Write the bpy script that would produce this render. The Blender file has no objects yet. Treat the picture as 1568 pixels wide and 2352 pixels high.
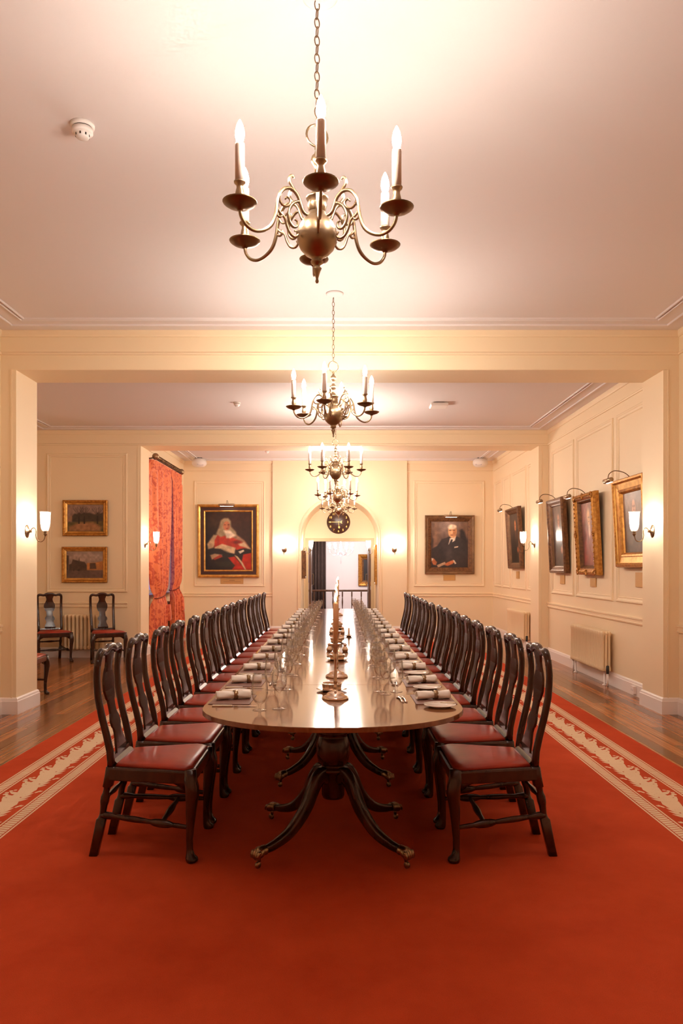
import bpy, math, random
from mathutils import Vector, Matrix
import numpy as np
R = math.radians
PI = math.pi
rnd = random.Random(7)
scn = bpy.context.scene
col = scn.collection

# ------------------------------------------------------------------ camera, world, exposure
FPX = 1750.0
cam = bpy.data.cameras.new('camera'); camo = bpy.data.objects.new('camera', cam); col.objects.link(camo)
camo.location = (0, 0, 1.45); camo.rotation_euler = (PI/2, 0, 0)
cam.sensor_fit = 'HORIZONTAL'; cam.sensor_width = 36.0; cam.lens = FPX/1568*36.0
cam.shift_x = 4/1568; cam.shift_y = 126/1568
cam.clip_start = 0.05; cam.clip_end = 200
scn.camera = camo
w = bpy.data.worlds.new('dusk'); scn.world = w; w.use_nodes = True
w.node_tree.nodes['Background'].inputs[0].default_value = (0.10, 0.19, 0.62, 1)
w.node_tree.nodes['Background'].inputs[1].default_value = 1.6
BULB = 860.0          # chandelier bulbs
SCONCE = 98.0         # wall lamps
vs = scn.view_settings
vs.view_transform = 'Standard'; vs.look = 'None'; vs.gamma = 1.0; vs.use_curve_mapping = False
vs.exposure = 0.5
cy = scn.cycles
cy.use_denoising = True
cy.max_bounces = 9; cy.diffuse_bounces = 7; cy.glossy_bounces = 3; cy.transmission_bounces = 4
cy.transparent_max_bounces = 40
cy.use_adaptive_sampling = True; cy.adaptive_threshold = 0.03
cy.caustics_reflective = False; cy.caustics_refractive = False
cy.sample_clamp_indirect = 6.0
cy.use_light_tree = False

# ------------------------------------------------------------------ materials
def lin(c):
    return tuple(((v/255.0)/12.92 if v/255.0 <= 0.04045 else ((v/255.0+0.055)/1.055)**2.4) for v in c)

def nt(name):
    m = bpy.data.materials.new(name); m.use_nodes = True
    n = m.node_tree; b = n.nodes['Principled BSDF']
    return m, n, b

def link(n, a, b): n.links.new(a, b)

def mat(name, c, rough=0.5, metal=0.0, spec=0.5, coat=0.0, bump=0.0, bscale=200.0, var=0.0, vscale=3.0, c2=None, coords='Object'):
    m, n, b = nt(name)
    b.inputs['Base Color'].default_value = (*c, 1)
    b.inputs['Roughness'].default_value = rough
    b.inputs['Metallic'].default_value = metal
    b.inputs['Specular IOR Level'].default_value = spec
    b.inputs['Coat Weight'].default_value = coat
    b.inputs['Coat Roughness'].default_value = 0.08
    tc = n.nodes.new('ShaderNodeTexCoord')
    if var > 0 or c2:
        ns = n.nodes.new('ShaderNodeTexNoise'); ns.inputs['Scale'].default_value = vscale; ns.inputs['Detail'].default_value = 5
        link(n, tc.outputs[coords], ns.inputs['Vector'])
        rp = n.nodes.new('ShaderNodeValToRGB')
        rp.color_ramp.elements[0].position = 0.3; rp.color_ramp.elements[1].position = 0.7
        a = c; d = c2 or tuple(v*(1-var) for v in c)
        rp.color_ramp.elements[0].color = (*d, 1); rp.color_ramp.elements[1].color = (*a, 1)
        link(n, ns.outputs['Fac'], rp.inputs['Fac']); link(n, rp.outputs['Color'], b.inputs['Base Color'])
    if bump > 0:
        nb = n.nodes.new('ShaderNodeTexNoise'); nb.inputs['Scale'].default_value = bscale; nb.inputs['Detail'].default_value = 3
        link(n, tc.outputs[coords], nb.inputs['Vector'])
        bp = n.nodes.new('ShaderNodeBump'); bp.inputs['Strength'].default_value = bump; bp.inputs['Distance'].default_value = 0.01
        link(n, nb.outputs['Fac'], bp.inputs['Height']); link(n, bp.outputs['Normal'], b.inputs['Normal'])
    return m

def wood(name, c, c2, rough=0.3, scale=(3, 40, 40), coat=0.0, rand=0.0, coords='Object', bump=0.0, spec=0.5):
    m, n, b = nt(name)
    tc = n.nodes.new('ShaderNodeTexCoord')
    mp = n.nodes.new('ShaderNodeMapping'); mp.inputs['Scale'].default_value = scale
    link(n, tc.outputs[coords], mp.inputs['Vector'])
    ns = n.nodes.new('ShaderNodeTexNoise'); ns.inputs['Scale'].default_value = 1.0; ns.inputs['Detail'].default_value = 6; ns.inputs['Distortion'].default_value = 0.6
    link(n, mp.outputs['Vector'], ns.inputs['Vector'])
    rp = n.nodes.new('ShaderNodeValToRGB'); rp.color_ramp.elements[0].position = 0.3; rp.color_ramp.elements[1].position = 0.72
    rp.color_ramp.elements[0].color = (*c2, 1); rp.color_ramp.elements[1].color = (*c, 1)
    link(n, ns.outputs['Fac'], rp.inputs['Fac'])
    out = rp.outputs['Color']
    if rand > 0:
        oi = n.nodes.new('ShaderNodeObjectInfo')
        mr = n.nodes.new('ShaderNodeMapRange'); mr.inputs['To Min'].default_value = 1-rand; mr.inputs['To Max'].default_value = 1+rand*1.6
        link(n, oi.outputs['Random'], mr.inputs['Value'])
        vm = n.nodes.new('ShaderNodeVectorMath'); vm.operation = 'SCALE'
        link(n, out, vm.inputs[0]); link(n, mr.outputs['Result'], vm.inputs['Scale'])
        out = vm.outputs['Vector']
    link(n, out, b.inputs['Base Color'])
    b.inputs['Roughness'].default_value = rough
    b.inputs['Coat Weight'].default_value = coat; b.inputs['Coat Roughness'].default_value = 0.06
    b.inputs['Specular IOR Level'].default_value = spec
    if bump > 0:
        bp = n.nodes.new('ShaderNodeBump'); bp.inputs['Strength'].default_value = bump; bp.inputs['Distance'].default_value = 0.004
        link(n, ns.outputs['Fac'], bp.inputs['Height']); link(n, bp.outputs['Normal'], b.inputs['Normal'])
    return m

def emit(name, c, s, base=(0.9, 0.9, 0.9)):
    m, n, b = nt(name)
    b.inputs['Base Color'].default_value = (*base, 1)
    b.inputs['Emission Color'].default_value = (*c, 1)
    b.inputs['Emission Strength'].default_value = s
    return m

def lamp_emit(name, c, s):
    # a flame-shaped lamp: emission dimmed on upward faces to keep light off the ceiling
    m = emit(name, c, s); n = m.node_tree; b = n.nodes['Principled BSDF']
    g = n.nodes.new('ShaderNodeNewGeometry'); sp = n.nodes.new('ShaderNodeSeparateXYZ'); link(n, g.outputs['True Normal'], sp.inputs[0])
    mr = n.nodes.new('ShaderNodeMapRange'); mr.inputs['From Min'].default_value = -0.12; mr.inputs['From Max'].default_value = 0.36; mr.inputs['To Min'].default_value = s; mr.inputs['To Max'].default_value = s*0.04
    link(n, sp.outputs['Z'], mr.inputs['Value']); link(n, mr.outputs['Result'], b.inputs['Emission Strength'])
    return m

def thin_glass(name, tint=(1, 1, 1), gloss=0.03, ior=1.5, extra=0.0, rough=0.02):
    m = bpy.data.materials.new(name); m.use_nodes = True; n = m.node_tree
    for x in list(n.nodes): n.nodes.remove(x)
    out = n.nodes.new('ShaderNodeOutputMaterial')
    tr = n.nodes.new('ShaderNodeBsdfTransparent'); tr.inputs[0].default_value = (*tint, 1)
    gl = n.nodes.new('ShaderNodeBsdfGlossy'); gl.inputs['Roughness'].default_value = rough
    fr = n.nodes.new('ShaderNodeLayerWeight'); fr.inputs['Blend'].default_value = 0.5
    pw = n.nodes.new('ShaderNodeMath'); pw.operation = 'POWER'; pw.inputs[1].default_value = 2.3
    ad = n.nodes.new('ShaderNodeMath'); ad.operation = 'MULTIPLY_ADD'; ad.use_clamp = True; ad.inputs[1].default_value = ior-0.75; ad.inputs[2].default_value = gloss
    mx = n.nodes.new('ShaderNodeMixShader')
    link(n, fr.outputs['Facing'], pw.inputs[0]); link(n, pw.outputs[0], ad.inputs[0]); link(n, ad.outputs[0], mx.inputs[0])
    link(n, tr.outputs[0], mx.inputs[1]); link(n, gl.outputs[0], mx.inputs[2])
    last = mx
    if extra > 0:
        tl = n.nodes.new('ShaderNodeBsdfTranslucent'); tl.inputs[0].default_value = (0.95, 0.95, 0.95, 1)
        m2 = n.nodes.new('ShaderNodeMixShader'); m2.inputs[0].default_value = extra
        link(n, mx.outputs[0], m2.inputs[1]); link(n, tl.outputs[0], m2.inputs[2]); last = m2
    link(n, last.outputs[0], out.inputs[0])
    return m

M = {}
M['wall'] = mat('cream_wall_paint', (0.87, 0.705, 0.475), 0.55, bump=0.015, bscale=60)
M['ceil'] = mat('ceiling_paint', (0.765, 0.705, 0.69), 0.7, bump=0.01, bscale=40)
M['base'] = mat('white_gloss_paint', (0.86, 0.78, 0.74), 0.3)
M['subfloor'] = wood('subfloor_wood', (0.23, 0.095, 0.035), (0.10, 0.036, 0.013), 0.3, (40, 3, 40))
M['plank'] = wood('plank_wood', (0.38, 0.150, 0.050), (0.18, 0.062, 0.020), 0.19, (7, 1.6, 10), rand=0.42, coords='Object', bump=0.03)
M['chairwood'] = wood('dark_mahogany', (0.060, 0.020, 0.0085), (0.026, 0.008, 0.004), 0.22, (12, 12, 4), coat=0.1)
M['tabletop'] = wood('polished_mahogany', (0.27, 0.115, 0.048), (0.19, 0.072, 0.030), 0.10, (30, 1.5, 10))
M['leather'] = mat('red_leather', (0.40, 0.040, 0.020), 0.29, spec=0.4, bump=0.05, bscale=160, var=0.35, vscale=6)
M['brass'] = mat('aged_brass', (0.40, 0.28, 0.165), 0.33, 1.0, var=0.3, vscale=9)
M['brassdark'] = mat('dark_brass', (0.26, 0.16, 0.085), 0.36, 1.0, var=0.3, vscale=12)
M['gold'] = mat('gilded_wood', (0.62, 0.30, 0.065), 0.36, 0.75, bump=0.25, bscale=90, c2=(0.30, 0.115, 0.02), vscale=25)
M['goldbright'] = mat('bright_gilt', (0.80, 0.46, 0.13), 0.33, 0.7, c2=(0.5, 0.24, 0.05), vscale=12)
M['goldmat'] = mat('dark_gilt', (0.22, 0.095, 0.03), 0.42, 0.35, bump=0.25, bscale=110, c2=(0.08, 0.03, 0.012), vscale=25)
M['bronze'] = mat('bronze_frame_paint', (0.24, 0.125, 0.055), 0.42, 0.4, c2=(0.14, 0.07, 0.03), vscale=10)
M['darkwood'] = mat('frame_dark_wood', (0.06, 0.018, 0.012), 0.45)
M['silver'] = mat('silver_plate', (0.78, 0.62, 0.50), 0.16, 1.0)
M['steel'] = mat('polished_steel', (0.72, 0.66, 0.60), 0.15, 1.0)
M['ivory'] = mat('ivory_handle', (0.82, 0.70, 0.56), 0.35)
M['china'] = mat('white_china', (0.87, 0.82, 0.77), 0.12, coat=0.4)
M['linen'] = mat('white_linen', (0.95, 0.90, 0.84), 0.8, bump=0.15, bscale=260)
M['mat'] = mat('brown_leather_mat', (0.19, 0.085, 0.065), 0.45, bump=0.05, bscale=200)
M['candle'] = mat('beeswax_candle', (0.92, 0.58, 0.32), 0.45)
M['sleeve'] = mat('candle_sleeve_card', (0.80, 0.68, 0.58), 0.5)
M['glass'] = thin_glass('clear_glass', (0.99, 0.988, 0.985), 0.06, 1.95)
M['pane'] = thin_glass('window_glass', (0.96, 0.97, 1.0), 0.03, 1.5)
M['shade'] = thin_glass('frosted_shade_glass', (1, 1, 1), 0.03, 1.45, 0.10)
M['crystal'] = thin_glass('crystal', (0.96, 0.96, 0.98), 0.12, 1.6)
M['bulb'] = lamp_emit('lit_bulb', (1.0, 0.885, 0.765), BULB)
M['sbulb'] = emit('lit_wall_bulb', (1.0, 0.88, 0.74), SCONCE*3)
M['pbulb'] = emit('lit_picture_lamp', (1.0, 0.86, 0.70), 28.0)
M['flame'] = emit('candle_flame', (1.0, 0.66, 0.30), 60.0)
M['cbulb'] = emit('lit_landing_bulb', (1.0, 0.90, 0.85), 300.0)
M['plastic'] = mat('white_plastic', (0.82, 0.77, 0.73), 0.4)
M['plasticg'] = mat('pale_grey_mesh', (0.52, 0.47, 0.50), 0.6)
M['dark'] = mat('black_slot', (0.03, 0.025, 0.02), 0.6)
M['rad'] = mat('cream_radiator_paint', (0.84, 0.66, 0.42), 0.35)
M['sash'] = mat('white_window_paint', (0.75, 0.72, 0.70), 0.4)
M['landing'] = mat('pale_lilac_plaster', (0.83, 0.76, 0.76), 0.7)
M['doorwood'] = wood('oak_door', (0.17, 0.075, 0.03), (0.09, 0.035, 0.014), 0.35, (20, 20, 3))
M['doorframe'] = mat('cream_door_frame_paint', (0.62, 0.47, 0.27), 0.4)
M['drape'] = mat('dark_patterned_cloth', (0.11, 0.065, 0.05), 0.85, bump=0.2, bscale=120, c2=(0.03, 0.018, 0.015), vscale=70)
M['cord'] = mat('dark_red_cord', (0.18, 0.025, 0.015), 0.7)
M['cardboard'] = mat('gilt_label_card', (0.62, 0.36, 0.13), 0.4, 0.3)
M['ink'] = mat('brown_ink', (0.12, 0.06, 0.03), 0.6)
M['clockface'] = mat('clock_wood', (0.075, 0.026, 0.014), 0.3, c2=(0.04, 0.014, 0.008), vscale=6)
M['gildpaint'] = mat('gilt_numeral_paint', (0.75, 0.45, 0.12), 0.35, 0.6)

def curtain_mat():
    m, n, b = nt('orange_damask')
    tc = n.nodes.new('ShaderNodeTexCoord')
    ns = n.nodes.new('ShaderNodeTexNoise'); ns.inputs['Scale'].default_value = 8.5; ns.inputs['Detail'].default_value = 3.5; ns.inputs['Distortion'].default_value = 1.6
    link(n, tc.outputs['Object'], ns.inputs['Vector'])
    rp = n.nodes.new('ShaderNodeValToRGB'); rp.color_ramp.elements[0].position = 0.50; rp.color_ramp.elements[1].position = 0.57
    rp.color_ramp.elements[0].color = (0.78, 0.20, 0.068, 1); rp.color_ramp.elements[1].color = (0.56, 0.085, 0.030, 1)
    link(n, ns.outputs['Fac'], rp.inputs['Fac']); link(n, rp.outputs['Color'], b.inputs['Base Color'])
    b.inputs['Roughness'].default_value = 0.6
    b.inputs['Sheen Weight'].default_value = 0.2
    return m
M['curtain'] = curtain_mat()

def carpet_mat(name, c, c2):
    m, n, b = nt(name)
    tc = n.nodes.new('ShaderNodeTexCoord')
    a = n.nodes.new('ShaderNodeTexNoise'); a.inputs['Scale'].default_value = 1.6; a.inputs['Detail'].default_value = 6; a.inputs['Roughness'].default_value = 0.65
    link(n, tc.outputs['Object'], a.inputs['Vector'])
    rp = n.nodes.new('ShaderNodeValToRGB'); rp.color_ramp.elements[0].position = 0.32; rp.color_ramp.elements[1].position = 0.68
    rp.color_ramp.elements[0].color = (*c2, 1); rp.color_ramp.elements[1].color = (*c, 1)
    link(n, a.outputs['Fac'], rp.inputs['Fac'])
    f = n.nodes.new('ShaderNodeTexNoise'); f.inputs['Scale'].default_value = 330; f.inputs['Detail'].default_value = 2
    link(n, tc.outputs['Object'], f.inputs['Vector'])
    mr = n.nodes.new('ShaderNodeMapRange'); mr.inputs['To Min'].default_value = 0.72; mr.inputs['To Max'].default_value = 1.28
    link(n, f.outputs['Fac'], mr.inputs['Value'])
    vm = n.nodes.new('ShaderNodeVectorMath'); vm.operation = 'SCALE'
    link(n, rp.outputs['Color'], vm.inputs[0]); link(n, mr.outputs['Result'], vm.inputs['Scale'])
    link(n, vm.outputs['Vector'], b.inputs['Base Color'])
    bp = n.nodes.new('ShaderNodeBump'); bp.inputs['Strength'].default_value = 0.5; bp.inputs['Distance'].default_value = 0.004
    link(n, f.outputs['Fac'], bp.inputs['Height']); link(n, bp.outputs['Normal'], b.inputs['Normal'])
    b.inputs['Roughness'].default_value = 0.95; b.inputs['Specular IOR Level'].default_value = 0.1
    return m
M['carpet'] = carpet_mat('red_carpet_pile', (0.56, 0.072, 0.021), (0.44, 0.048, 0.013))
M['carpetcream'] = carpet_mat('cream_carpet_pile', (0.80, 0.60, 0.40), (0.74, 0.53, 0.35))

def canvas_mat():
    m, n, b = nt('oil_paint')
    at = n.nodes.new('ShaderNodeVertexColor'); at.layer_name = 'paint'
    link(n, at.outputs['Color'], b.inputs['Base Color'])
    tc = n.nodes.new('ShaderNodeTexCoord')
    nb = n.nodes.new('ShaderNodeTexNoise'); nb.inputs['Scale'].default_value = 60; nb.inputs['Detail'].default_value = 4
    link(n, tc.outputs['Object'], nb.inputs['Vector'])
    bp = n.nodes.new('ShaderNodeBump'); bp.inputs['Strength'].default_value = 0.12; bp.inputs['Distance'].default_value = 0.003
    link(n, nb.outputs['Fac'], bp.inputs['Height']); link(n, bp.outputs['Normal'], b.inputs['Normal'])
    b.inputs['Roughness'].default_value = 0.32
    return m
M['canvas'] = canvas_mat()

# ------------------------------------------------------------------ mesh helpers
class MB:
    def __init__(s): s.v = []; s.f = []; s.sm = []
    def add(s, vs_, fs, smooth=False):
        o = len(s.v); s.v += [tuple(p) for p in vs_]
        s.f += [tuple(i+o for i in f) for f in fs]; s.sm += [smooth]*len(fs)
        return s
    def box(s, x0, x1, y0, y1, z0, z1):
        return s.add([(x0,y0,z0),(x1,y0,z0),(x1,y1,z0),(x0,y1,z0),(x0,y0,z1),(x1,y0,z1),(x1,y1,z1),(x0,y1,z1)],
                     [(0,3,2,1),(4,5,6,7),(0,1,5,4),(1,2,6,5),(2,3,7,6),(3,0,4,7)])
    def lathe(s, prof, n=20, c=(0,0,0), smooth=True, ax=None):
        vs_, fs = [], []
        ax = ax or (Vector((1,0,0)), Vector((0,1,0)), Vector((0,0,1)))
        C = Vector(c); k = len(prof)
        for i in range(n):
            a = 2*PI*i/n
            d = ax[0]*math.cos(a) + ax[1]*math.sin(a)
            for r, z in prof: vs_.append(C + d*max(r, 0.00005) + ax[2]*z)
        for i in range(n):
            j = (i+1) % n
            for q in range(k-1):
                fs.append((i*k+q, j*k+q, j*k+q+1, i*k+q+1))
        return s.add(vs_, fs, smooth)
    def loft(s, secs, cap=True, smooth=True, closed=False):
        n = len(secs[0]); vs_ = [p for sec in secs for p in sec]; fs = []
        m = len(secs)
        for i in range(m if closed else m-1):
            i2 = (i+1) % m
            for j in range(n):
                j2 = (j+1) % n
                fs.append((i*n+j, i*n+j2, i2*n+j2, i2*n+j))
        if cap and not closed:
            fs.append(tuple(range(n-1, -1, -1))); fs.append(tuple((m-1)*n+j for j in range(n)))
        return s.add(vs_, fs, smooth)
    def tube(s, pts, rad, n=10, closed=False, e=2.0, up=None, asp=1.0):
        pts = [Vector(p) for p in pts]; m = len(pts)
        if not hasattr(rad, '__len__'): rad = [rad]*m
        T = []
        for i in range(m):
            if closed: t = pts[(i+1) % m]-pts[i-1]
            else: t = pts[min(i+1, m-1)]-pts[max(i-1, 0)]
            T.append(t.normalized())
        nrm = Vector(up) if up else (Vector((0,0,1)) if abs(T[0].z) < 0.9 else Vector((1,0,0)))
        secs = []
        for i in range(m):
            nrm = (nrm - T[i]*nrm.dot(T[i])).normalized()
            b = T[i].cross(nrm)
            sec = []
            for k in range(n):
                a = 2*PI*k/n
                ca, sa = math.cos(a), math.sin(a)
                if e != 2.0:
                    ca = math.copysign(abs(ca)**(2/e), ca); sa = math.copysign(abs(sa)**(2/e), sa)
                sec.append(pts[i] + nrm*ca*rad[i]*asp + b*sa*rad[i])
            secs.append(sec)
        return s.loft(secs, not closed, True, closed)
    def prism(s, poly, z0, z1, ch=0.0):
        """horizontal polygon (ccw) extruded from z0 to z1 with chamfered rims"""
        n = len(poly)
        def inset(d):
            out = []
            for i in range(n):
                p0, p1, p2 = Vector(poly[i-1]), Vector(poly[i]), Vector(poly[(i+1) % n])
                a = (p1-p0).normalized(); b = (p2-p1).normalized()
                na = Vector((-a.y, a.x)); nb = Vector((-b.y, b.x))
                q = na+nb
                if q.length < 1e-6: q = na
                q = q.normalized(); k = max(q.dot(na), 0.3)
                out.append(p1+q*(d/k))
            return out
        if ch > 0: lv = [(z0, ch), (z0+ch, 0), (z1-ch, 0), (z1, ch)]
        else: lv = [(z0, 0), (z1, 0)]
        secs = [[(p.x, p.y, z) for p in inset(d)] for z, d in lv]
        return s.loft(secs, True, False)
    def frame(s, x0, x1, z0, z1, prof, back=None):
        """mitred rectangular frame in the xz plane; prof = [(inset, out)], out along -y"""
        rings = [[(x0+d, -h, z0+d), (x1-d, -h, z0+d), (x1-d, -h, z1-d), (x0+d, -h, z1-d)] for d, h in prof]
        vs_ = [p for r in rings for p in r]; fs = []
        for i in range(len(prof)-1):
            for j in range(4):
                k = (j+1) % 4
                fs.append((i*4+j, i*4+k, (i+1)*4+k, (i+1)*4+j))
        return s.add(vs_, fs)
    def mesh(s, name):
        me = bpy.data.meshes.new(name); me.from_pydata(s.v, [], s.f)
        me.polygons.foreach_set('use_smooth', s.sm); me.update()
        return me
    def build(s, name, m, parent=None, loc=None, rz=None):
        o = bpy.data.objects.new(name, s.mesh(name)); col.objects.link(o)
        o.data.materials.append(M[m] if isinstance(m, str) else m)
        if parent: o.parent = parent
        if loc: o.location = loc
        if rz is not None: o.rotation_euler = (0, 0, rz)
        return o

def crom(pts, k=6, closed=False):
    """catmull-rom through points"""
    P = [Vector(p) for p in pts]; n = len(P); out = []
    rng = range(n) if closed else range(n-1)
    for i in rng:
        p0 = P[i-1] if (closed or i > 0) else P[0]*2-P[1]
        p1 = P[i]; p2 = P[(i+1) % n]
        p3 = P[(i+2) % n] if (closed or i+2 < n) else P[n-1]*2-P[n-2]
        for j in range(k):
            t = j/k
            out.append(0.5*((2*p1)+(p2-p0)*t+(2*p0-5*p1+4*p2-p3)*t*t+(3*p1-p0-3*p2+p3)*t**3))
    if not closed: out.append(P[-1])
    return out

def rs(vals, n):
    """resample a list of numbers to n values, linear"""
    m = len(vals)-1
    return [vals[min(int(i/(n-1)*m), m-1)]*(1-(i/(n-1)*m-min(int(i/(n-1)*m), m-1))) + vals[min(int(i/(n-1)*m), m-1)+1]*(i/(n-1)*m-min(int(i/(n-1)*m), m-1)) for i in range(n)]

def tag(o, label, cat, group=None, kind=None):
    if label: o['label'] = label
    if cat: o['category'] = cat
    if group: o['group'] = group
    if kind: o['kind'] = kind
    return o

def thing(name, label, cat, loc=(0,0,0), rz=0.0, group=None):
    o = bpy.data.objects.new(name, None); col.objects.link(o); o.empty_display_size = 0.05
    o.location = loc; o.rotation_euler = (0, 0, rz)
    return tag(o, label, cat, group)

def put(o, parent=None):
    """a copy of one object, linked"""
    c = o.copy(); col.objects.link(c)
    if parent: c.parent = parent
    return c

def tree(o, parent=None):
    c = put(o); c.parent = parent
    for ch in o.children: tree(ch, c)
    return c

def struct(o): o['kind'] = 'structure'; return o
BACKW = 0.0; RIGHTW = -PI/2; LEFTW = PI/2

ORD = ['first','second','third','fourth','fifth','sixth','seventh','eighth','ninth','tenth','eleventh','twelfth','thirteenth','fourteenth','fifteenth']

# ------------------------------------------------------------------ room dimensions
Y1F, Y1B, Y2F, Y2B, YB, YF = 7.55, 8.07, 12.28, 12.80, 16.70, -2.6
XR, XP, XL1, XL2, XL3 = 3.36, 3.205, -3.36, -4.90, -3.42
C1, C2, C3, CB = 3.79, 3.65, 3.77, 3.40
FZ = -0.010                      # wooden floor level; the carpet's surface is z = 0

def sweep(path, prof, closed=False):
    """profile [(out, z)] swept along a plan path; out is to the left of travel"""
    P = [Vector((p[0], p[1])) for p in path]; n = len(P); secs = []
    for i in range(n):
        a = (P[i]-P[i-1]).normalized() if (closed or i > 0) else None
        b = (P[(i+1) % n]-P[i]).normalized() if (closed or i < n-1) else None
        a = a or b; b = b or a
        na = Vector((-a.y, a.x)); nb = Vector((-b.y, b.x))
        q = (na+nb).normalized(); k = max(q.dot(na), 0.2)
        secs.append([(P[i].x+q.x*d/k, P[i].y+q.y*d/k, z) for d, z in prof])
    mb = MB(); mb.loft(secs, True, False, closed)
    return mb

def sbox(name, m, *a): return struct(MB().box(*a).build(name, m))

floor = sbox('floor', 'subfloor', -5.1, 3.6, -2.8, 18.1, -0.08, -0.03)
# planks, each a piece of its own
plank_me = MB().prism([(-0.5,-0.5),(0.5,-0.5),(0.5,0.5),(-0.5,0.5)], -0.5, 0.5, 0.0).mesh('plank')
plank_me.materials.append(M['plank'])
def planks(xa, xb, ya, yb, wid, lmin, lmax):
    n = round((xb-xa)/wid); wd = (xb-xa)/n
    for i in range(n):
        y = ya - rnd.uniform(0, 0.8)
        while y < yb:
            L = rnd.uniform(lmin, lmax); y0, y1 = max(y, ya), min(y+L, yb)
            if yb-y1 < 0.15: y1 = yb
            if y1-y0 > 0.05:
                o = bpy.data.objects.new('plank', plank_me); col.objects.link(o); o.parent = floor
                o.location = (xa+wd*(i+0.5), (y0+y1)/2, FZ-0.010 + rnd.uniform(-0.0006, 0.0))
                o.scale = (wd-0.0022, y1-y0-0.002, 0.020)
            y = y1 if y1 < yb else yb+1
planks(2.40, XR, 2.6, YB, 0.107, 1.1, 2.3)
planks(-3.36, -2.40, 2.6, YB, 0.107, 1.1, 2.3)
planks(XL2, -3.36, Y1B, Y2F, 0.11, 0.8, 1.7)

# walls
sbox('wall_right', 'wall', XR, 3.6, -2.75, 16.9, -0.08, 3.95)
sbox('wall_left_front', 'wall', -3.6, XL1, -2.75, Y1F, -0.08, 3.95)
sbox('wall_left_middle', 'wall', -5.1, XL2, Y1B, Y2F, -0.08, 3.95)
sbox('wall_front', 'wall', -3.6, 3.6, -2.8, YF, -0.08, 3.95)
sbox('wall_left_pier_1', 'wall', -5.1, -XP, Y1F, Y1B, -0.08, CB)
sbox('wall_left_pier_2', 'wall', -5.1, -XP, Y2F, Y2B, -0.08, CB)
sbox('wall_right_pier_1', 'wall', XP, XR+0.02, Y1F, Y1B, -0.08, CB)
sbox('wall_right_pier_2', 'wall', XP, XR+0.02, Y2F, Y2B, -0.08, CB)
sbox('ceiling_beam_1', 'wall', -5.1, XR+0.05, Y1F, Y1B, CB, 3.95)
sbox('ceiling_beam_2', 'wall', -5.1, XR+0.05, Y2F, Y2B, CB, 3.95)
sbox('ceiling_front', 'ceil', -3.5, 3.5, -2.7, Y1F+0.02, C1, C1+0.1)
sbox('ceiling_middle', 'ceil', -5.0, 3.5, Y1B-0.02, Y2F+0.02, C2, C2+0.1)
sbox('ceiling_rear', 'ceil', -3.6, 3.5, Y2B-0.02, YB+0.1, C3, C3+0.1)
# left rear wall with the window opening
WY0, WY1, WZ0, WZ1 = 13.25, 15.5, 0.95, 3.22
secs = []
for X, inner in ((XL3, 0), (XL3, 1), (XL3-0.3, 1), (XL3-0.3, 0)):
    a = (Y2B-0.02, YB+0.2, -0.08, 3.95) if not inner else (WY0, WY1, WZ0, WZ1)
    secs.append([(X, a[0], a[2]), (X, a[1], a[2]), (X, a[1], a[3]), (X, a[0], a[3])])
mb = MB(); mb.loft(secs, False, False, True); struct(mb.build('wall_left_rear', 'wall'))
# back wall: two panelled sides and the breast with the arched recess
BX = 1.47; YC = YB-0.06; AR = 0.84; SZ = 2.09; YT = 17.9; DW, DH = 0.735, 2.05
sbox('wall_back_left', 'wall', -3.6, -BX, YB, YB+0.2, -0.08, 3.95)
sbox('wall_back_right', 'wall', BX, 3.6, YB, YB+0.2, -0.08, 3.95)
NA = 32
arc = [(-AR*math.cos(PI*i/NA), SZ+AR*math.sin(PI*i/NA)) for i in range(NA+1)]
inner = [(-AR, -0.08)] + arc + [(AR, -0.08)]
top = 3.95
mb = MB()
vi = [(x, YC, z) for x, z in inner]; vb = [(x, YT, z) for x, z in inner]
o_ = len(inner)
outer = [(-BX, -0.08), (-BX, SZ)] + [(x, top) for x, z in arc] + [(BX, SZ), (BX, -0.08), (-BX, top), (BX, top)]
vo = [(x, YC, z) for x, z in outer]
fs = []
for i in range(o_-1): fs.append((i, i+1, o_+i+1, o_+i))          # reveal
b = 2*o_
fs.append((0, b+0, b+1, 1)); fs.append((1, b+1, b+len(outer)-2, b+2))
for i in range(NA): fs.append((1+i, b+2+i, b+3+i, 2+i))
fs.append((o_-2, b+2+NA, b+len(outer)-1, b+len(outer)-4)); fs.append((o_-2, b+len(outer)-4, b+len(outer)-3, o_-1))
mb.add(vi+vb+vo, fs)
# side returns of the breast
mb.add([(-BX, YC, -0.08), (-BX, YB+0.02, -0.08), (-BX, YB+0.02, top), (-BX, YC, top)], [(0, 1, 2, 3)])
mb.add([(BX, YC, -0.08), (BX, YB+0.02, -0.08), (BX, YB+0.02, top), (BX, YC, top)], [(3, 2, 1, 0)])
# tympanum with door opening
ti = [(x, YT, z) for x, z in inner]
dpath = [(-DW, -0.08)] + [(-DW + 2*DW*i/NA, DH) for i in range(NA+1)] + [(DW, -0.08)]
td = [(x, YT, z) for x, z in dpath]; tb = [(x, YT+0.14, z) for x, z in dpath]
fs = []
n_ = len(ti)
for i in range(n_-1):
    fs.append((i, n_+i, n_+i+1, i+1)); fs.append((n_+i, 2*n_+i, 2*n_+i+1, n_+i+1))
mb.add(ti+td+tb, fs)
breast = struct(mb.build('wall_back_breast', 'wall'))

trims = [0]
def trim(mb, m='wall'):
    trims[0] += 1
    return struct(mb.build('trim_%d' % trims[0], m))

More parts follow.
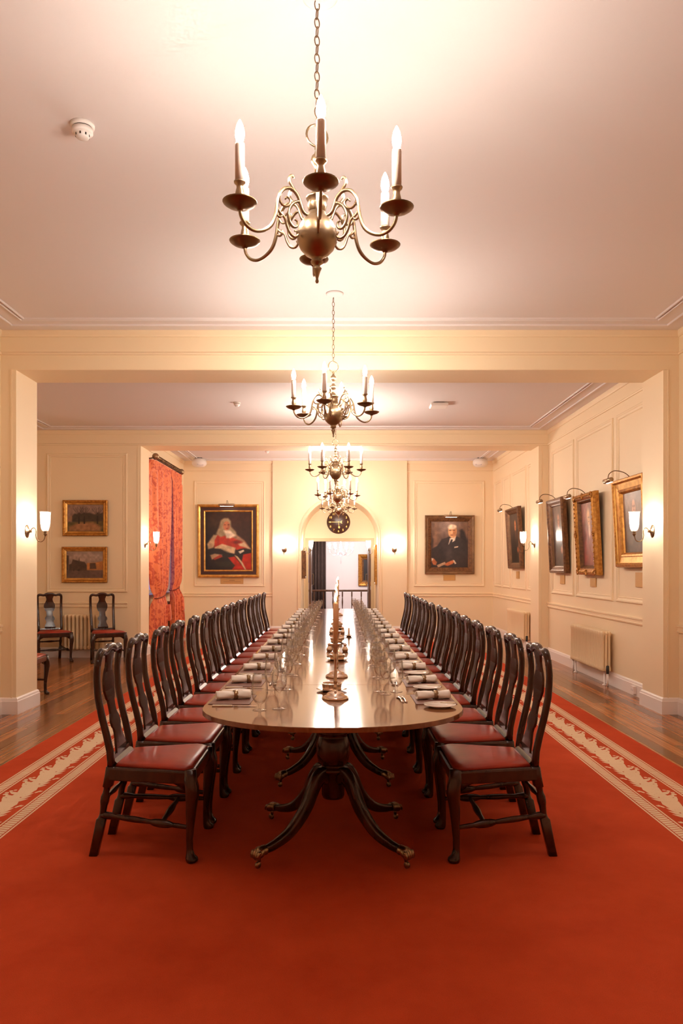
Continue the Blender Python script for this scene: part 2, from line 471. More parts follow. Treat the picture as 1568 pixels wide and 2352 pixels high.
# archivolt round the recess
apath = [(-AR, FZ)] + arc + [(AR, FZ)]
secs = []
for i, (x, z) in enumerate(apath):
    if i in (0, len(apath)-1): nx, nz = (math.copysign(1, x), 0)
    else: nx, nz = x/AR, (z-SZ)/AR
    pr = [(0, 0.01), (0, -0.035), (0.012, -0.045), (0.024, -0.035), (0.045, -0.030), (0.06, -0.042), (0.078, -0.034), (0.085, 0.01)]
    secs.append([(x+nx*d, YC+y, z+nz*d) for d, y in pr])
mb = MB(); mb.loft(secs, True, False); trim(mb)
# skirting boards
bp_ = [(0, FZ), (0.024, FZ), (0.024, 0.118), (0.019, 0.124), (0.015, 0.142), (0.008, 0.152), (0, 0.155)]
rp = [(XR, YF), (XR, Y1F), (XP, Y1F), (XP, Y1B), (XR, Y1B), (XR, Y2F), (XP, Y2F), (XP, Y2B), (XR, Y2B), (XR, YB), (BX, YB), (BX, YC), (AR+0.09, YC)]
lp = [(-AR-0.09, YC), (-BX, YC), (-BX, YB), (XL3, YB), (XL3, Y2B), (-XP, Y2B), (-XP, Y2F), (XL2, Y2F), (XL2, Y1B), (-XP, Y1B), (-XP, Y1F), (XL1, Y1F), (XL1, YF)]
struct(sweep(rp, bp_).build('baseboard_right', 'base'))
struct(sweep(lp, bp_).build('baseboard_left', 'base'))
# dado rails
cr = [(0, 0.795), (0.018, 0.800), (0.022, 0.815), (0.014, 0.822), (0.014, 0.848), (0.026, 0.856), (0.028, 0.872), (0, 0.880)]
for p in ([(XR, Y1B), (XR, Y2F)], [(XR, Y2B), (XR, YB), (BX, YB)], [(-BX, YB), (XL3, YB), (XL3, WY1+0.1)], [(-3.42, Y2F), (XL2, Y2F), (XL2, Y1B)],
          [(XR, YF), (XR, Y1F)], [(XL1, Y1F), (XL1, YF)]):
    trim(sweep(p, cr))
# crown and frieze mouldings, a loop in each bay
bays = [([(XL1, YF), (XR, YF), (XR, Y1F), (XL1, Y1F)], C1, 0.0),
        ([(XL2, Y1B), (XR, Y1B), (XR, Y2F), (XL2, Y2F)], C2, 0.0),
        ([(XL3, Y2B), (XR, Y2B), (XR, YB), (XL3, YB)], C3, 0.0)]
for loop, C, _ in bays:
    trim(sweep(loop, [(0, C-0.065), (0.012, C-0.062), (0.020, C-0.045), (0.024, C-0.012), (0.024, C+0.002), (0, C+0.002)], True))
    trim(sweep(loop, [(0, C-0.242), (0.016, C-0.240), (0.018, C-0.226), (0.008, C-0.212), (0, C-0.208)], True))
    for d in (0.19, 0.345, 0.385):
        trim(sweep(loop, [(d, C+0.003), (d, C-0.010), (d+0.006, C-0.016), (d+0.013, C-0.010), (d+0.015, C+0.003)], True), 'ceil')
# architrave strip round each opening (a bead set back from the arris)
for Y in (Y1F, Y2F):
    poly = [(-XP-0.052, FZ+0.16), (-XP-0.040, FZ+0.16), (-XP-0.040, CB+0.004), (XP+0.040, CB+0.004), (XP+0.040, FZ+0.16), (XP+0.052, FZ+0.16), (XP+0.052, CB+0.016), (-XP-0.052, CB+0.016)]
    mb = MB(); mb.prism(poly, 0, 0.008)
    t = trim(mb); t.rotation_euler = (PI/2, 0, 0); t.location = (0, Y, 0)

# raised panel mouldings
PM = [(-0.002, -0.01), (0, 0.010), (0.010, 0.020), (0.024, 0.020), (0.034, 0.010), (0.052, 0.007), (0.060, 0.011), (0.066, 0.004), (0.068, -0.01)]
def panel(x0, x1, z0, z1, loc, rz):
    mb = MB(); mb.frame(x0, x1, z0, z1, PM)
    t = trim(mb); t.location = loc; t.rotation_euler = (0, 0, rz); return t
panel(-3.19, -1.64, 1.02, 3.34, (0, YB, 0), BACKW)
panel(1.62, 3.17, 1.02, 3.34, (0, YB, 0), BACKW)
panel(-4.72, -3.42, 1.04, 3.28, (0, Y2F, 0), BACKW)
for y0, y1 in ((8.25, 9.23), (9.36, 10.80), (10.93, 12.05), (12.95, 13.60), (13.73, 14.86), (15.0, 15.65), (15.78, 16.5)):
    panel(-y1, -y0, 1.03, 3.28, (XR, 0, 0), RIGHTW)
for y0, y1 in ((3.6, 5.2), (5.4, 7.3)):
    panel(-y1, -y0, 1.03, 3.40, (XR, 0, 0), RIGHTW)
    panel(y0, y1, 1.03, 3.40, (XL1, 0, 0), LEFTW)

# window in the left rear wall
win = struct(MB().frame(WY0, WY1, WZ0, WZ1, [(0, 0), (0, 0.05), (0.07, 0.05), (0.07, 0)]).build('window_1', 'sash', None, (XL3-0.22, 0, 0), LEFTW))
mb = MB().box(WY0+0.06, WY1-0.06, -0.028, -0.022, WZ0+0.06, WZ1-0.06); mb.build('window_pane', 'pane', win)
for k in range(1, 3):
    y = WY0+(WY1-WY0)*k/3
    MB().box(y-0.018, y+0.018, -0.045, -0.005, WZ0+0.06, WZ1-0.06).build('glazing_bar', 'sash', win)
for k in range(1, 5):
    z = WZ0+(WZ1-WZ0)*k/5
    MB().box(WY0+0.06, WY1-0.06, -0.043, -0.007, z-0.016, z+0.016).build('glazing_bar', 'sash', win)
MB().box(WY0-0.05, WY1+0.05, -0.30, -0.02, WZ0-0.04, WZ0+0.004).build('window_sill', 'sash', win)

# ------------------------------------------------------------------ carpet
CX, CY0, CY1 = 2.465, -2.4, 15.5
carpet = MB().box(-CX, CX, CY0, CY1, -0.0095, 0.0).build('carpet', 'carpet')
tag(carpet, 'long red carpet with cream leaf borders lying under the dining table', 'carpet')
def border(sgn):
    mb = MB(); z = 0.0002
    cnt = [0]
    def quad(pts):
        cnt[0] = (cnt[0]+1) % 29
        pts = [(sgn*x, y, z+cnt[0]*0.00002) for x, y in pts]
        ar = sum(pts[i-1][0]*pts[i][1]-pts[i][0]*pts[i-1][1] for i in range(len(pts)))
        mb.add(pts if ar > 0 else pts[::-1], [tuple(range(len(pts)))])
    ya, yb = CY0+0.2, CY1-0.2
    for g in (2.165, 1.809):                       # two rope guards, inner edge of each
        for d0, d1 in ((0.0, 0.011), (0.088, 0.099)):
            quad([(g+d0, ya), (g+d1, ya), (g+d1, yb), (g+d0, yb)])
        y = ya
        while y < yb:
            quad([(g+0.018, y), (g+0.081, y+0.020), (g+0.081, y+0.047), (g+0.018, y+0.027)])
            y += 0.033
    P = 0.30; s0 = 1.908
    def leaf(x, y, ang, L, wd):
        c, s = math.cos(ang), math.sin(ang)
        pts = [(0, -wd*0.35), (L*0.35, -wd*0.5), (L*0.7, -wd*0.3), (L, 0), (L*0.7, wd*0.3), (L*0.35, wd*0.5), (0, wd*0.35)]
        quad([(x+px*c-py*s, y+px*s+py*c) for px, py in pts])
    def knob(x, y, r): quad([(x+r*math.cos(2*PI*i/12), y+r*math.sin(2*PI*i/12)) for i in range(12)])
    y = ya
    while y < yb-P:
        m = s0+0.128
        # wavy stem
        for i in range(6):
            t0, t1 = i/6, (i+1)/6
            f = lambda t: m+0.012*math.sin(2*PI*t)
            g = lambda t: 0.046+0.012*math.cos(2*PI*t+0.6)
            quad([(f(t0)-g(t0), y+t0*P), (f(t0)+g(t0), y+t0*P), (f(t1)+g(t1), y+t1*P), (f(t1)-g(t1), y+t1*P)])
        # pointed fingers towards the middle of the carpet
        for t, L, a in ((0.02, 0.085, 2.35), (0.16, 0.098, 2.20), (0.32, 0.102, 2.05), (0.50, 0.085, 1.95)):
            leaf(m-0.03, y+t*P, a, L, 0.036)
        leaf(m-0.098, y+0.70*P, 2.2, 0.030, 0.020); leaf(m-0.082, y+0.62*P, 1.9, 0.060, 0.018)
        # lobes and knobs towards the wooden floor
        leaf(m+0.02, y+0.05*P, 0.9, 0.10, 0.050); leaf(m+0.02, y+0.28*P, 0.75, 0.095, 0.048); leaf(m+0.02, y+0.55*P, 0.6, 0.085, 0.045)
        knob(m+0.072, y+0.34*P, 0.016); knob(m+0.092, y+0.52*P, 0.018); knob(m+0.100, y+0.64*P, 0.014); knob(m+0.088, y+0.76*P, 0.013); knob(m+0.068, y+0.82*P, 0.012)
        y += P
    o = mb.build('border_pattern', 'carpetcream', carpet); o['kind'] = 'stuff'
border(1); border(-1)

# ------------------------------------------------------------------ chairs
def sup(cx, cy, cz, hx, hy, e=2.0, n=12):
    out = []
    for k in range(n):
        a = 2*PI*(k+0.5)/n; c, s = math.cos(a), math.sin(a)
        out.append((cx+hx*math.copysign(abs(c)**(2/e), c), cy+hy*math.copysign(abs(s)**(2/e), s), cz))
    return out
BACK = [(0.45,-0.197),(0.52,-0.201),(0.60,-0.218),(0.70,-0.243),(0.80,-0.262),(0.90,-0.268),(0.97,-0.262),(1.05,-0.250)]
def backx(z):
    for (a, xa), (b, xb) in zip(BACK, BACK[1:]):
        if z <= b: return xa+(xb-xa)*(z-a)/(b-a)
    return BACK[-1][1]
def make_chair():
    t = thing('dining_chair', 'x', 'chair', group='splat-back dining chairs')
    W = 'chairwood'
    # front cabriole legs with knee brackets
    for s in (-1, 1):
        mb = MB(); y0 = 0.238*s
        prof = [(0.452,0.028,0,3.2),(0.40,0.032,0.002,3.2),(0.37,0.034,0.010,2.6),(0.33,0.033,0.012,2.2),(0.26,0.027,0.006,2),(0.18,0.021,0,2),(0.11,0.0175,-0.004,2),(0.06,0.017,-0.004,2),(0.035,0.021,0,2),(0.022,0.030,0.008,2),(0.010,0.031,0.010,2),(0.0,0.026,0.008,2)]
        mb.loft([sup(0.212+o, y0+o*0.8*s, z, r, r, e) for z, r, o, e in prof][::-1])
        # brackets
        mb.loft([[(0.20-0.01, y0-s*0.015-s*0.0, 0.40), (0.20+0.016, y0-s*0.015, 0.40), (0.20+0.016, y0-s*0.015, 0.345), (0.19, y0-s*0.015, 0.345)],
                 [(0.195, y0-s*0.05, 0.40), (0.216, y0-s*0.05, 0.40), (0.216, y0-s*0.05, 0.372), (0.195, y0-s*0.05, 0.372)],
                 [(0.20, y0-s*0.09, 0.40), (0.215, y0-s*0.09, 0.40), (0.215, y0-s*0.09, 0.388), (0.20, y0-s*0.09, 0.388)]])
        mb.loft([[(0.19, y0+0.012, 0.40), (0.19, y0-0.012, 0.40), (0.19, y0-0.012, 0.345), (0.19, y0+0.012, 0.345)],
                 [(0.15, y0+0.012-s*0.008, 0.40), (0.15, y0-0.012-s*0.008, 0.40), (0.15, y0-0.010-s*0.008, 0.372), (0.15, y0+0.010-s*0.008, 0.372)],
                 [(0.11, y0+0.010-s*0.015, 0.40), (0.11, y0-0.010-s*0.015, 0.40), (0.11, y0-0.008-s*0.015, 0.388), (0.11, y0+0.008-s*0.015, 0.388)]])
        mb.build('leg', W, t)
    # back legs: square, then turned, then a raked square foot
    for s in (-1, 1):
        sec = [(-0.288,0.156,0.0,0.022,0.019,6),(-0.268,0.157,0.09,0.023,0.020,6),(-0.248,0.159,0.185,0.024,0.021,6),(-0.2465,0.159,0.192,0.019,0.018,2),(-0.242,0.160,0.21,0.016,0.016,2),(-0.236,0.161,0.25,0.018,0.018,2),
               (-0.232,0.162,0.272,0.022,0.021,2.6),(-0.228,0.162,0.30,0.022,0.021,2.6),(-0.225,0.163,0.318,0.016,0.016,2),(-0.218,0.164,0.345,0.018,0.018,2),(-0.214,0.165,0.352,0.024,0.022,6),(-0.203,0.167,0.40,0.025,0.022,6),(-0.197,0.168,0.45,0.023,0.021,6)]
        mb = MB(); mb.loft([sup(x, y*s, z, hx, hy, e) for x, y, z, hx, hy, e in sec]); mb.build('leg', W, t)
        sec = []
        for i in range(15):
            z = 0.45+(0.985-0.45)*i/14; k = i/14
            sec.append(sup(backx(z), s*(0.168+0.010*k), z, 0.0185-0.003*k, 0.0205-0.002*k, 3.0))
        mb = MB(); mb.loft(sec); mb.build('stile', W, t)
    # crest rail with yoke
    half = [(0.178,0.955),(0.1775,0.985),(0.170,1.008),(0.150,1.020),(0.120,1.018),(0.095,1.013),(0.070,1.017),(0.040,1.030),(0.0,1.034)]
    pts = [(backx(z)+0.002, y, z) for y, z in half] + [(backx(z)+0.002, -y, z) for y, z in half[-2::-1]]
    P = crom(pts, 4)
    r0 = [0.0175,0.0185,0.020,0.021,0.0185,0.0185,0.020,0.021,0.020]; rr = r0+r0[-2::-1]
    mb = MB(); mb.tube(P, rs(rr, len(P)), 12, e=2.4, up=(1,0,0), asp=0.85); mb.build('crest_rail', W, t)
    # vase splat
    prof = [(1.025,0.075),(1.005,0.066),(0.985,0.056),(0.955,0.047),(0.93,0.049),(0.905,0.060),(0.875,0.078),(0.845,0.084),(0.81,0.081),(0.775,0.066),(0.765,0.062),(0.755,0.049),(0.72,0.046),(0.69,0.048),(0.675,0.060),(0.66,0.070),(0.645,0.073),(0.625,0.068),(0.615,0.056),(0.595,0.054),(0.57,0.061),(0.545,0.074),(0.52,0.080),(0.49,0.080)]
    secs = []
    for z, h in prof:
        x = backx(z)+0.002
        secs.append([(x+0.007, -h, z), (x+0.008, -h*0.5, z), (x+0.008, h*0.5, z), (x+0.007, h, z), (x-0.005, h, z), (x-0.005, -h, z)])
    mb = MB(); mb.loft(secs, True, False); mb.build('splat', W, t)
    # shoe at the back of the seat
    mb = MB(); mb.loft([[(-0.165, y, 0.447), (-0.172, y, 0.462), (-0.188, y, 0.480), (-0.192, y, 0.498), (-0.212, y, 0.498), (-0.212, y, 0.447)] for y in (-0.155, 0.155)], True, False); mb.build('splat_shoe', W, t)
    # seat rails
    def trap(d, xf=0.234, xb=-0.215, wf=0.262, wb=0.186):
        return [(xb+d, -wb+d), (xf-d*1.0-0.03, -wf+d), (xf-d, -wf+d+0.03), (xf-d, wf-d-0.03), (xf-d-0.03, wf-d), (xb+d, wb-d)]
    lv = [(0.383, 0.045), (0.383, 0.004), (0.388, 0.0), (0.438, 0.0), (0.446, 0.006), (0.449, 0.014), (0.449, 0.045)]
    mb = MB(); mb.loft([[(x, y, z) for x, y in trap(d)] for z, d in lv], True, False); mb.build('seat_rail', W, t)
    # padded seat
    mb = MB(); lv = [(0.444, 0.016), (0.456, 0.012), (0.466, 0.020), (0.474, 0.042), (0.480, 0.075), (0.4835, 0.12), (0.4850, 0.165)]
    mb.loft([[(x, y, z) for x, y in trap(d, xb=-0.186, wb=0.183)] for z, d in lv], True, True); mb.build('seat', 'leather', t)
    # turned stretchers
    for s in (-1, 1):
        P = [Vector((-0.245, s*0.160, 0.205)).lerp(Vector((0.213, s*0.236, 0.165)), k/20) for k in range(21)]
        rad = [0.019,0.019,0.019,0.012,0.013,0.0145,0.0155,0.016,0.0155,0.0145,0.013,0.012,0.019,0.0215,0.0215,0.019,0.012,0.0125,0.012,0.011,0.010]
        mb = MB(); mb.tube(P, rad, 10); mb.build('stretcher', W, t)
    def cross(a, b, r=0.011):
        P = [Vector(a).lerp(Vector(b), k/12) for k in range(13)]
        mb = MB(); mb.tube(P, [r, r, r*1.2, r*1.1, r*1.35, r*1.6, r*1.7, r*1.6, r*1.35, r*1.1, r*1.2, r, r], 10); mb.build('stretcher', W, t)
    cross((0.063, -0.211, 0.178), (0.063, 0.211, 0.178)); cross((-0.230, -0.162, 0.286), (-0.230, 0.162, 0.286), 0.009)
    return t
chair0 = make_chair()
ZC = [3.985 + 0.5696*i for i in range(15)]
def chair_at(first, x, y, z, rz, label, group):
    c = chair0 if first else tree(chair0)
    c.location = (x, y, z); c.rotation_euler = (0, 0, rz); c['label'] = label; c['group'] = group
    return c
for i in range(15):
    chair_at(i == 0, -0.948+(rnd.uniform(-0.012, 0.012) if i > 1 else 0.0), ZC[i]+rnd.uniform(-0.003, 0.003), 0.0008, R(rnd.uniform(-0.4, 0.4)),
             'dark wooden splat-back chair with red seat, %s from near end, window side' % ORD[i], 'chairs along the window side of the table')
for i in range(15):
    chair_at(False, 0.780+(rnd.uniform(-0.012, 0.012) if i > 1 else 0.0)+(0.012 if i in (7, 12) else 0), ZC[i]+rnd.uniform(-0.003, 0.003), 0.0008, PI+R(rnd.uniform(-0.4, 0.4)),
             'dark wooden splat-back chair with red seat, %s from near end, portrait side' % ORD[i], 'chairs along the portrait side of the table')
g = 'spare chairs in the side bay'
chair_at(False, -4.45, 11.80, FZ, R(-60), 'spare splat-back chair against the wall, beside the pier', g)
chair_at(False, -3.62, 11.80, FZ, R(-60), 'spare splat-back chair in front of the finned radiator, under the street scenes', g)
chair_at(False, -3.57, 8.49, FZ, R(3), 'spare splat-back chair mostly hidden behind the near cream pier', g)

# ------------------------------------------------------------------ table
TXC, TH, TA = -0.035, 0.75, 0.65
TY0, TY1, TE = 3.31, 12.76, 0.53
table = thing('dining_table', 'long polished mahogany pedestal table with rounded ends laid for dinner', 'table', (0, 0, 0.0008))
cuts = [4.52, 5.88, 7.22, 8.58, 9.95, 11.30]
def dend(y0, y1, near):
    n = 24; out = []
    if near:
        for i in range(n+1):
            a = PI + PI*i/n
            out.append((TXC+TA*math.copysign(abs(math.cos(a))**0.92, math.cos(a)), y0+TE+TE*math.copysign(abs(math.sin(a))**0.97, math.sin(a))))
        out += [(TXC+TA, y1), (TXC-TA, y1)]
    else:
        out = [(TXC-TA, y0), (TXC+TA, y0)]
        for i in range(n+1):
            a = PI*i/n
            out.append((TXC+TA*math.cos(a), y1-TE+TE*math.sin(a)))
    return out
ed = [TY0]+cuts+[TY1]
for i in range(len(ed)-1):
    if i == 0: poly = dend(TY0, cuts[0], True)
    elif i == len(ed)-2: poly = dend(cuts[-1], TY1, False)
    else: poly = [(TXC-TA, ed[i]), (TXC+TA, ed[i]), (TXC+TA, ed[i+1]), (TXC-TA, ed[i+1])]
    mb = MB(); mb.prism(poly, TH-0.024, TH, 0.0022); mb.build('table_leaf', 'tabletop', table)
mb = MB(); mb.loft([[(TXC+a*x, y, z) for x, y in ((-0.50, 3.80), (-0.40, 3.70), (0.40, 3.70), (0.50, 3.80), (0.50, 12.27), (0.40, 12.37), (-0.40, 12.37), (-0.50, 12.27))] for a, z in ((1, TH-0.085), (1, TH-0.024))], True, False); mb.build('apron', 'chairwood', table)
colp = [(0.0,0.235),(0.055,0.235),(0.060,0.25),(0.060,0.36),(0.075,0.375),(0.082,0.385),(0.075,0.396),(0.062,0.402),(0.062,0.412),(0.080,0.425),(0.088,0.47),(0.086,0.52),(0.075,0.555),(0.070,0.565),(0.084,0.575),(0.084,0.588),(0.070,0.598),(0.060,0.62),(0.062,0.645),(0.085,0.665),(0.085,0.668),(0.0,0.668)]
column_me = MB().lathe(colp, 28).mesh('pedestal'); column_me.materials.append(M['chairwood'])
def sabre():
    path = crom([(0.03,0,0.345),(0.085,0,0.365),(0.135,0,0.325),(0.20,0,0.215),(0.30,0,0.125),(0.40,0,0.088),(0.465,0,0.078)], 5)
    n = len(path); h = rs([0.055,0.052,0.046,0.042,0.034,0.027,0.023], n); wd = rs([0.026,0.026,0.025,0.024,0.022,0.019,0.017], n)
    secs = []
    for i, p in enumerate(path):
        tg = (path[min(i+1, n-1)]-path[max(i-1, 0)]).normalized(); nr = Vector((-tg.z, 0, tg.x))
        sec = []
        for k in range(12):
            a = 2*PI*(k+0.5)/12; c, s = math.cos(a), math.sin(a)
            sec.append(p + Vector((0,1,0))*wd[i]*math.copysign(abs(c)**0.5, c) + nr*h[i]*0.8*math.copysign(abs(s)**0.5, s))
        secs.append(sec)
    mb = MB(); mb.loft(secs); return mb.mesh('leg')
leg_me = sabre(); leg_me.materials.append(M['chairwood'])
def paw():
    mb = MB()
    mb.loft([[(x, r*1.15*math.cos(2*PI*k/14), z+r*0.95*math.sin(2*PI*k/14)) for k in range(14)] for x, z, r in ((0.462,0.079,0.020),(0.464,0.079,0.025),(0.472,0.079,0.0255),(0.476,0.079,0.023),(0.488,0.077,0.027),(0.502,0.073,0.029),(0.514,0.068,0.027),(0.523,0.062,0.020),(0.527,0.058,0.008))])
    for y in (-0.0225, -0.0075, 0.0075, 0.0225):
        mb.loft([[(x, y+r*math.cos(2*PI*k/8), z+r*math.sin(2*PI*k/8)) for k in range(8)] for x, z, r in ((0.500,0.088-abs(y)*0.3,0.005),(0.510,0.086-abs(y)*0.3,0.0095),(0.521,0.078,0.0105),(0.528,0.068,0.0095),(0.530,0.058,0.007),(0.529,0.052,0.002))])
    return mb.mesh('paw_foot')
paw_me = paw(); paw_me.materials.append(M['brass'])
def caster():
    mb = MB()
    mb.tube([(0.500,0,0.058),(0.500,0,0.030)], [0.010,0.008], 8)
    mb.lathe([(0.0,-0.008),(0.013,-0.008),(0.016,-0.005),(0.016,0.005),(0.013,0.008),(0.0,0.008)], 16, (0.506,0,0.016), True, (Vector((1,0,0)), Vector((0,0,1)), Vector((0,1,0))))
    return mb.mesh('caster')
cast_me = caster(); cast_me.materials.append(M['brass'])
def ob(name, me, parent, loc=None, rz=None):
    o = bpy.data.objects.new(name, me); col.objects.link(o); o.parent = parent
    if loc: o.location = loc
    if rz is not None: o.rotation_euler = (0, 0, rz)
    return o
for y in (4.02, 5.38, 6.73, 8.08, 9.44, 10.80, 12.05):
    p = ob('pedestal', column_me, table, (TXC, y, 0))
    for a in (45, 135, 225, 315):
        ob('leg', leg_me, p, (0,0,0), R(a)); ob('paw_foot', paw_me, p, (0,0,0), R(a)); ob('caster', cast_me, p, (0,0,0), R(a))

# ------------------------------------------------------------------ place settings
def shared(mb, name, m):
    me = mb.mesh(name); me.materials.append(M[m]); return me
def glass_me(prof, n=24):
    return shared(MB().lathe(prof, n), 'glass', 'glass')
# profiles: foot, stem, outer wall up, inner wall down
goblet_p = [(0.0,0.0),(0.034,0.0),(0.035,0.002),(0.020,0.005),(0.007,0.010),(0.006,0.022),(0.010,0.030),(0.024,0.040),(0.036,0.060),(0.0405,0.085),(0.040,0.115),(0.036,0.150),(0.034,0.178),(0.0328,0.178),(0.0348,0.150),(0.0388,0.115),(0.0392,0.085),(0.0345,0.061),(0.022,0.043),(0.0,0.036)]
red_p = [(0.0,0.0),(0.035,0.0),(0.036,0.0018),(0.020,0.004),(0.006,0.010),(0.0042,0.030),(0.0040,0.075),(0.007,0.084),(0.022,0.095),(0.034,0.115),(0.038,0.140),(0.036,0.165),(0.031,0.195),(0.0298,0.195),(0.0348,0.165),(0.0368,0.140),(0.0325,0.116),(0.020,0.097),(0.0,0.091)]
white_p = [(0.0,0.0),(0.032,0.0),(0.033,0.0018),(0.018,0.004),(0.0055,0.010),(0.0040,0.030),(0.0038,0.070),(0.006,0.078),(0.018,0.090),(0.028,0.108),(0.0315,0.130),(0.030,0.150),(0.0265,0.175),(0.0253,0.175),(0.0288,0.150),(0.0303,0.130),(0.0265,0.109),(0.016,0.092),(0.0,0.085)]
gob_me, red_me, whi_me = glass_me(goblet_p), glass_me(red_p), glass_me(white_p, 20)
plate_me = shared(MB().lathe([(0.0,0.002),(0.045,0.002),(0.046,0.0),(0.050,0.0),(0.052,0.004),(0.066,0.009),(0.080,0.013),(0.081,0.0145),(0.079,0.0155),(0.065,0.0115),(0.052,0.007),(0.046,0.005),(0.0,0.005)], 32), 'side_plate', 'china')
mat_me = shared(MB().prism([(-0.105,-0.14),(0.105,-0.14),(0.105,0.14),(-0.105,0.14)], 0.0, 0.004, 0.0012), 'placemat', 'mat')
def napkin():
    mb = MB(); n = 22; secs = []
    for i in range(13):
        x = -0.09+0.18*i/12
        sq = 1-0.16*math.exp(-((x)/0.02)**2)
        sec = []
        for k in range(n):
            a = 2*PI*k/n
            r = (0.0235+0.0012*math.sin(3*a+x*40)+0.001*math.sin(5*a-x*60))*sq
            r *= 1+0.05*(abs(x)/0.09)**2
            sec.append((x, r*1.12*math.cos(a), 0.0225+r*0.92*math.sin(a)))
        secs.append(sec)
    # hollow rolled ends
    def ringin(sec, f, dx): 
        cy = sum(p[1] for p in sec)/n; cz = sum(p[2] for p in sec)/n
        return [(p[0]+dx, cy+(p[1]-cy)*f, cz+(p[2]-cz)*f) for p in sec]
    secs = [ringin(secs[0], 0.55, 0.035), ringin(secs[0], 0.72, 0.0)]+secs+[ringin(secs[-1], 0.72, 0.0), ringin(secs[-1], 0.55, -0.035)]
    mb.loft(secs, True, True)
    # loose outer flap of the roll
    fl = []
    for i in range(7):
        x = -0.088+0.176*i/6
        fl.append([(x, 0.016+0.002*math.sin(i), 0.0415), (x, 0.026, 0.036), (x, 0.0315, 0.020+0.003*math.sin(i*1.7)), (x, 0.0295, 0.019+0.003*math.sin(i*1.7)), (x, 0.024, 0.034), (x, 0.015, 0.0395)])
    mb.loft(fl, True, True)
    return shared(mb, 'napkin', 'linen')
napkin_me = napkin()
ring_me = shared(MB().lathe([(0.0228,-0.011),(0.0245,-0.011),(0.0255,0),(0.0245,0.011),(0.0228,0.011),(0.0228,-0.011)], 24, (0.0,0,0.0225), True, (Vector((0,1,0)), Vector((0,0,1)), Vector((1,0,0)))), 'napkin_ring', 'brass')
def knife_mesh(L, hl):
    h = MB(); h.loft([sup(0, 0, 0, a, b, 3, 10) for a, b in ((0.0045,0.003),(0.0085,0.0042),(0.0085,0.0042),(0.0065,0.0038))])
    v = h.v; zs = [0, 0.006, hl*0.6, hl]
    h.v = [(zs[i//10], p[0], 0.0045+p[1]) for i, p in enumerate(v)]
    b = MB(); 
    b.loft([[(x, w0, 0.0045-t), (x, w1, 0.0045-t*0.2), (x, w1, 0.0045+t*0.2), (x, w0, 0.0045+t)] for x, w0, w1, t in ((hl-0.002,0.004,-0.004,0.002),(hl+0.012,0.0045,-0.0045,0.0013),(L*0.8,0.005,-0.008,0.0011),(L*0.95,0.004,-0.007,0.0008),(L,0.001,-0.0005,0.0004))], True, False)
    return shared(h, 'handle', 'ivory'), shared(b, 'blade', 'steel')
kh_me, kb_me = knife_mesh(0.225, 0.10)
bh_me, bb_me = knife_mesh(0.165, 0.075)
def spoon_mesh():
    mb = MB()
    P = [(-0.085,0,0.004),(-0.07,0,0.005),(-0.02,0,0.010),(0.03,0,0.007),(0.045,0,0.006)]
    mb.tube(P, [0.007,0.0075,0.0035,0.003,0.004], 8, up=(0,0,1), asp=0.35)
    secs = []
    for i in range(7):
        t = i/6; x = 0.042+0.042*t; w0 = 0.0135*math.sin(PI*min(0.06+t*0.94, 0.985))**0.6; dz = 0.006*math.sin(PI*t)
        secs.append([(x, -w0, 0.0075), (x, -w0*0.6, 0.0075-dz*0.8), (x, 0, 0.0075-dz), (x, w0*0.6, 0.0075-dz*0.8), (x, w0, 0.0075), (x, w0*0.6, 0.0063-dz*0.8), (x, 0, 0.0063-dz), (x, -w0*0.6, 0.0063-dz*0.8)])
    mb.loft(secs); return shared(mb, 'spoon', 'steel')
def fork_mesh():
    mb = MB()
    mb.tube([(-0.085,0,0.004),(-0.07,0,0.005),(-0.02,0,0.010),(0.03,0,0.006),(0.045,0,0.004)], [0.007,0.0075,0.0035,0.004,0.0095], 8, up=(0,0,1), asp=0.3)
    for y in (-0.008, -0.0027, 0.0027, 0.008): mb.tube([(0.043,y,0.004),(0.06,y,0.004),(0.085,y,0.009)], [0.002,0.0018,0.001], 6)
    return shared(mb, 'fork', 'steel')
sp_me, fk_me = spoon_mesh(), fork_mesh()

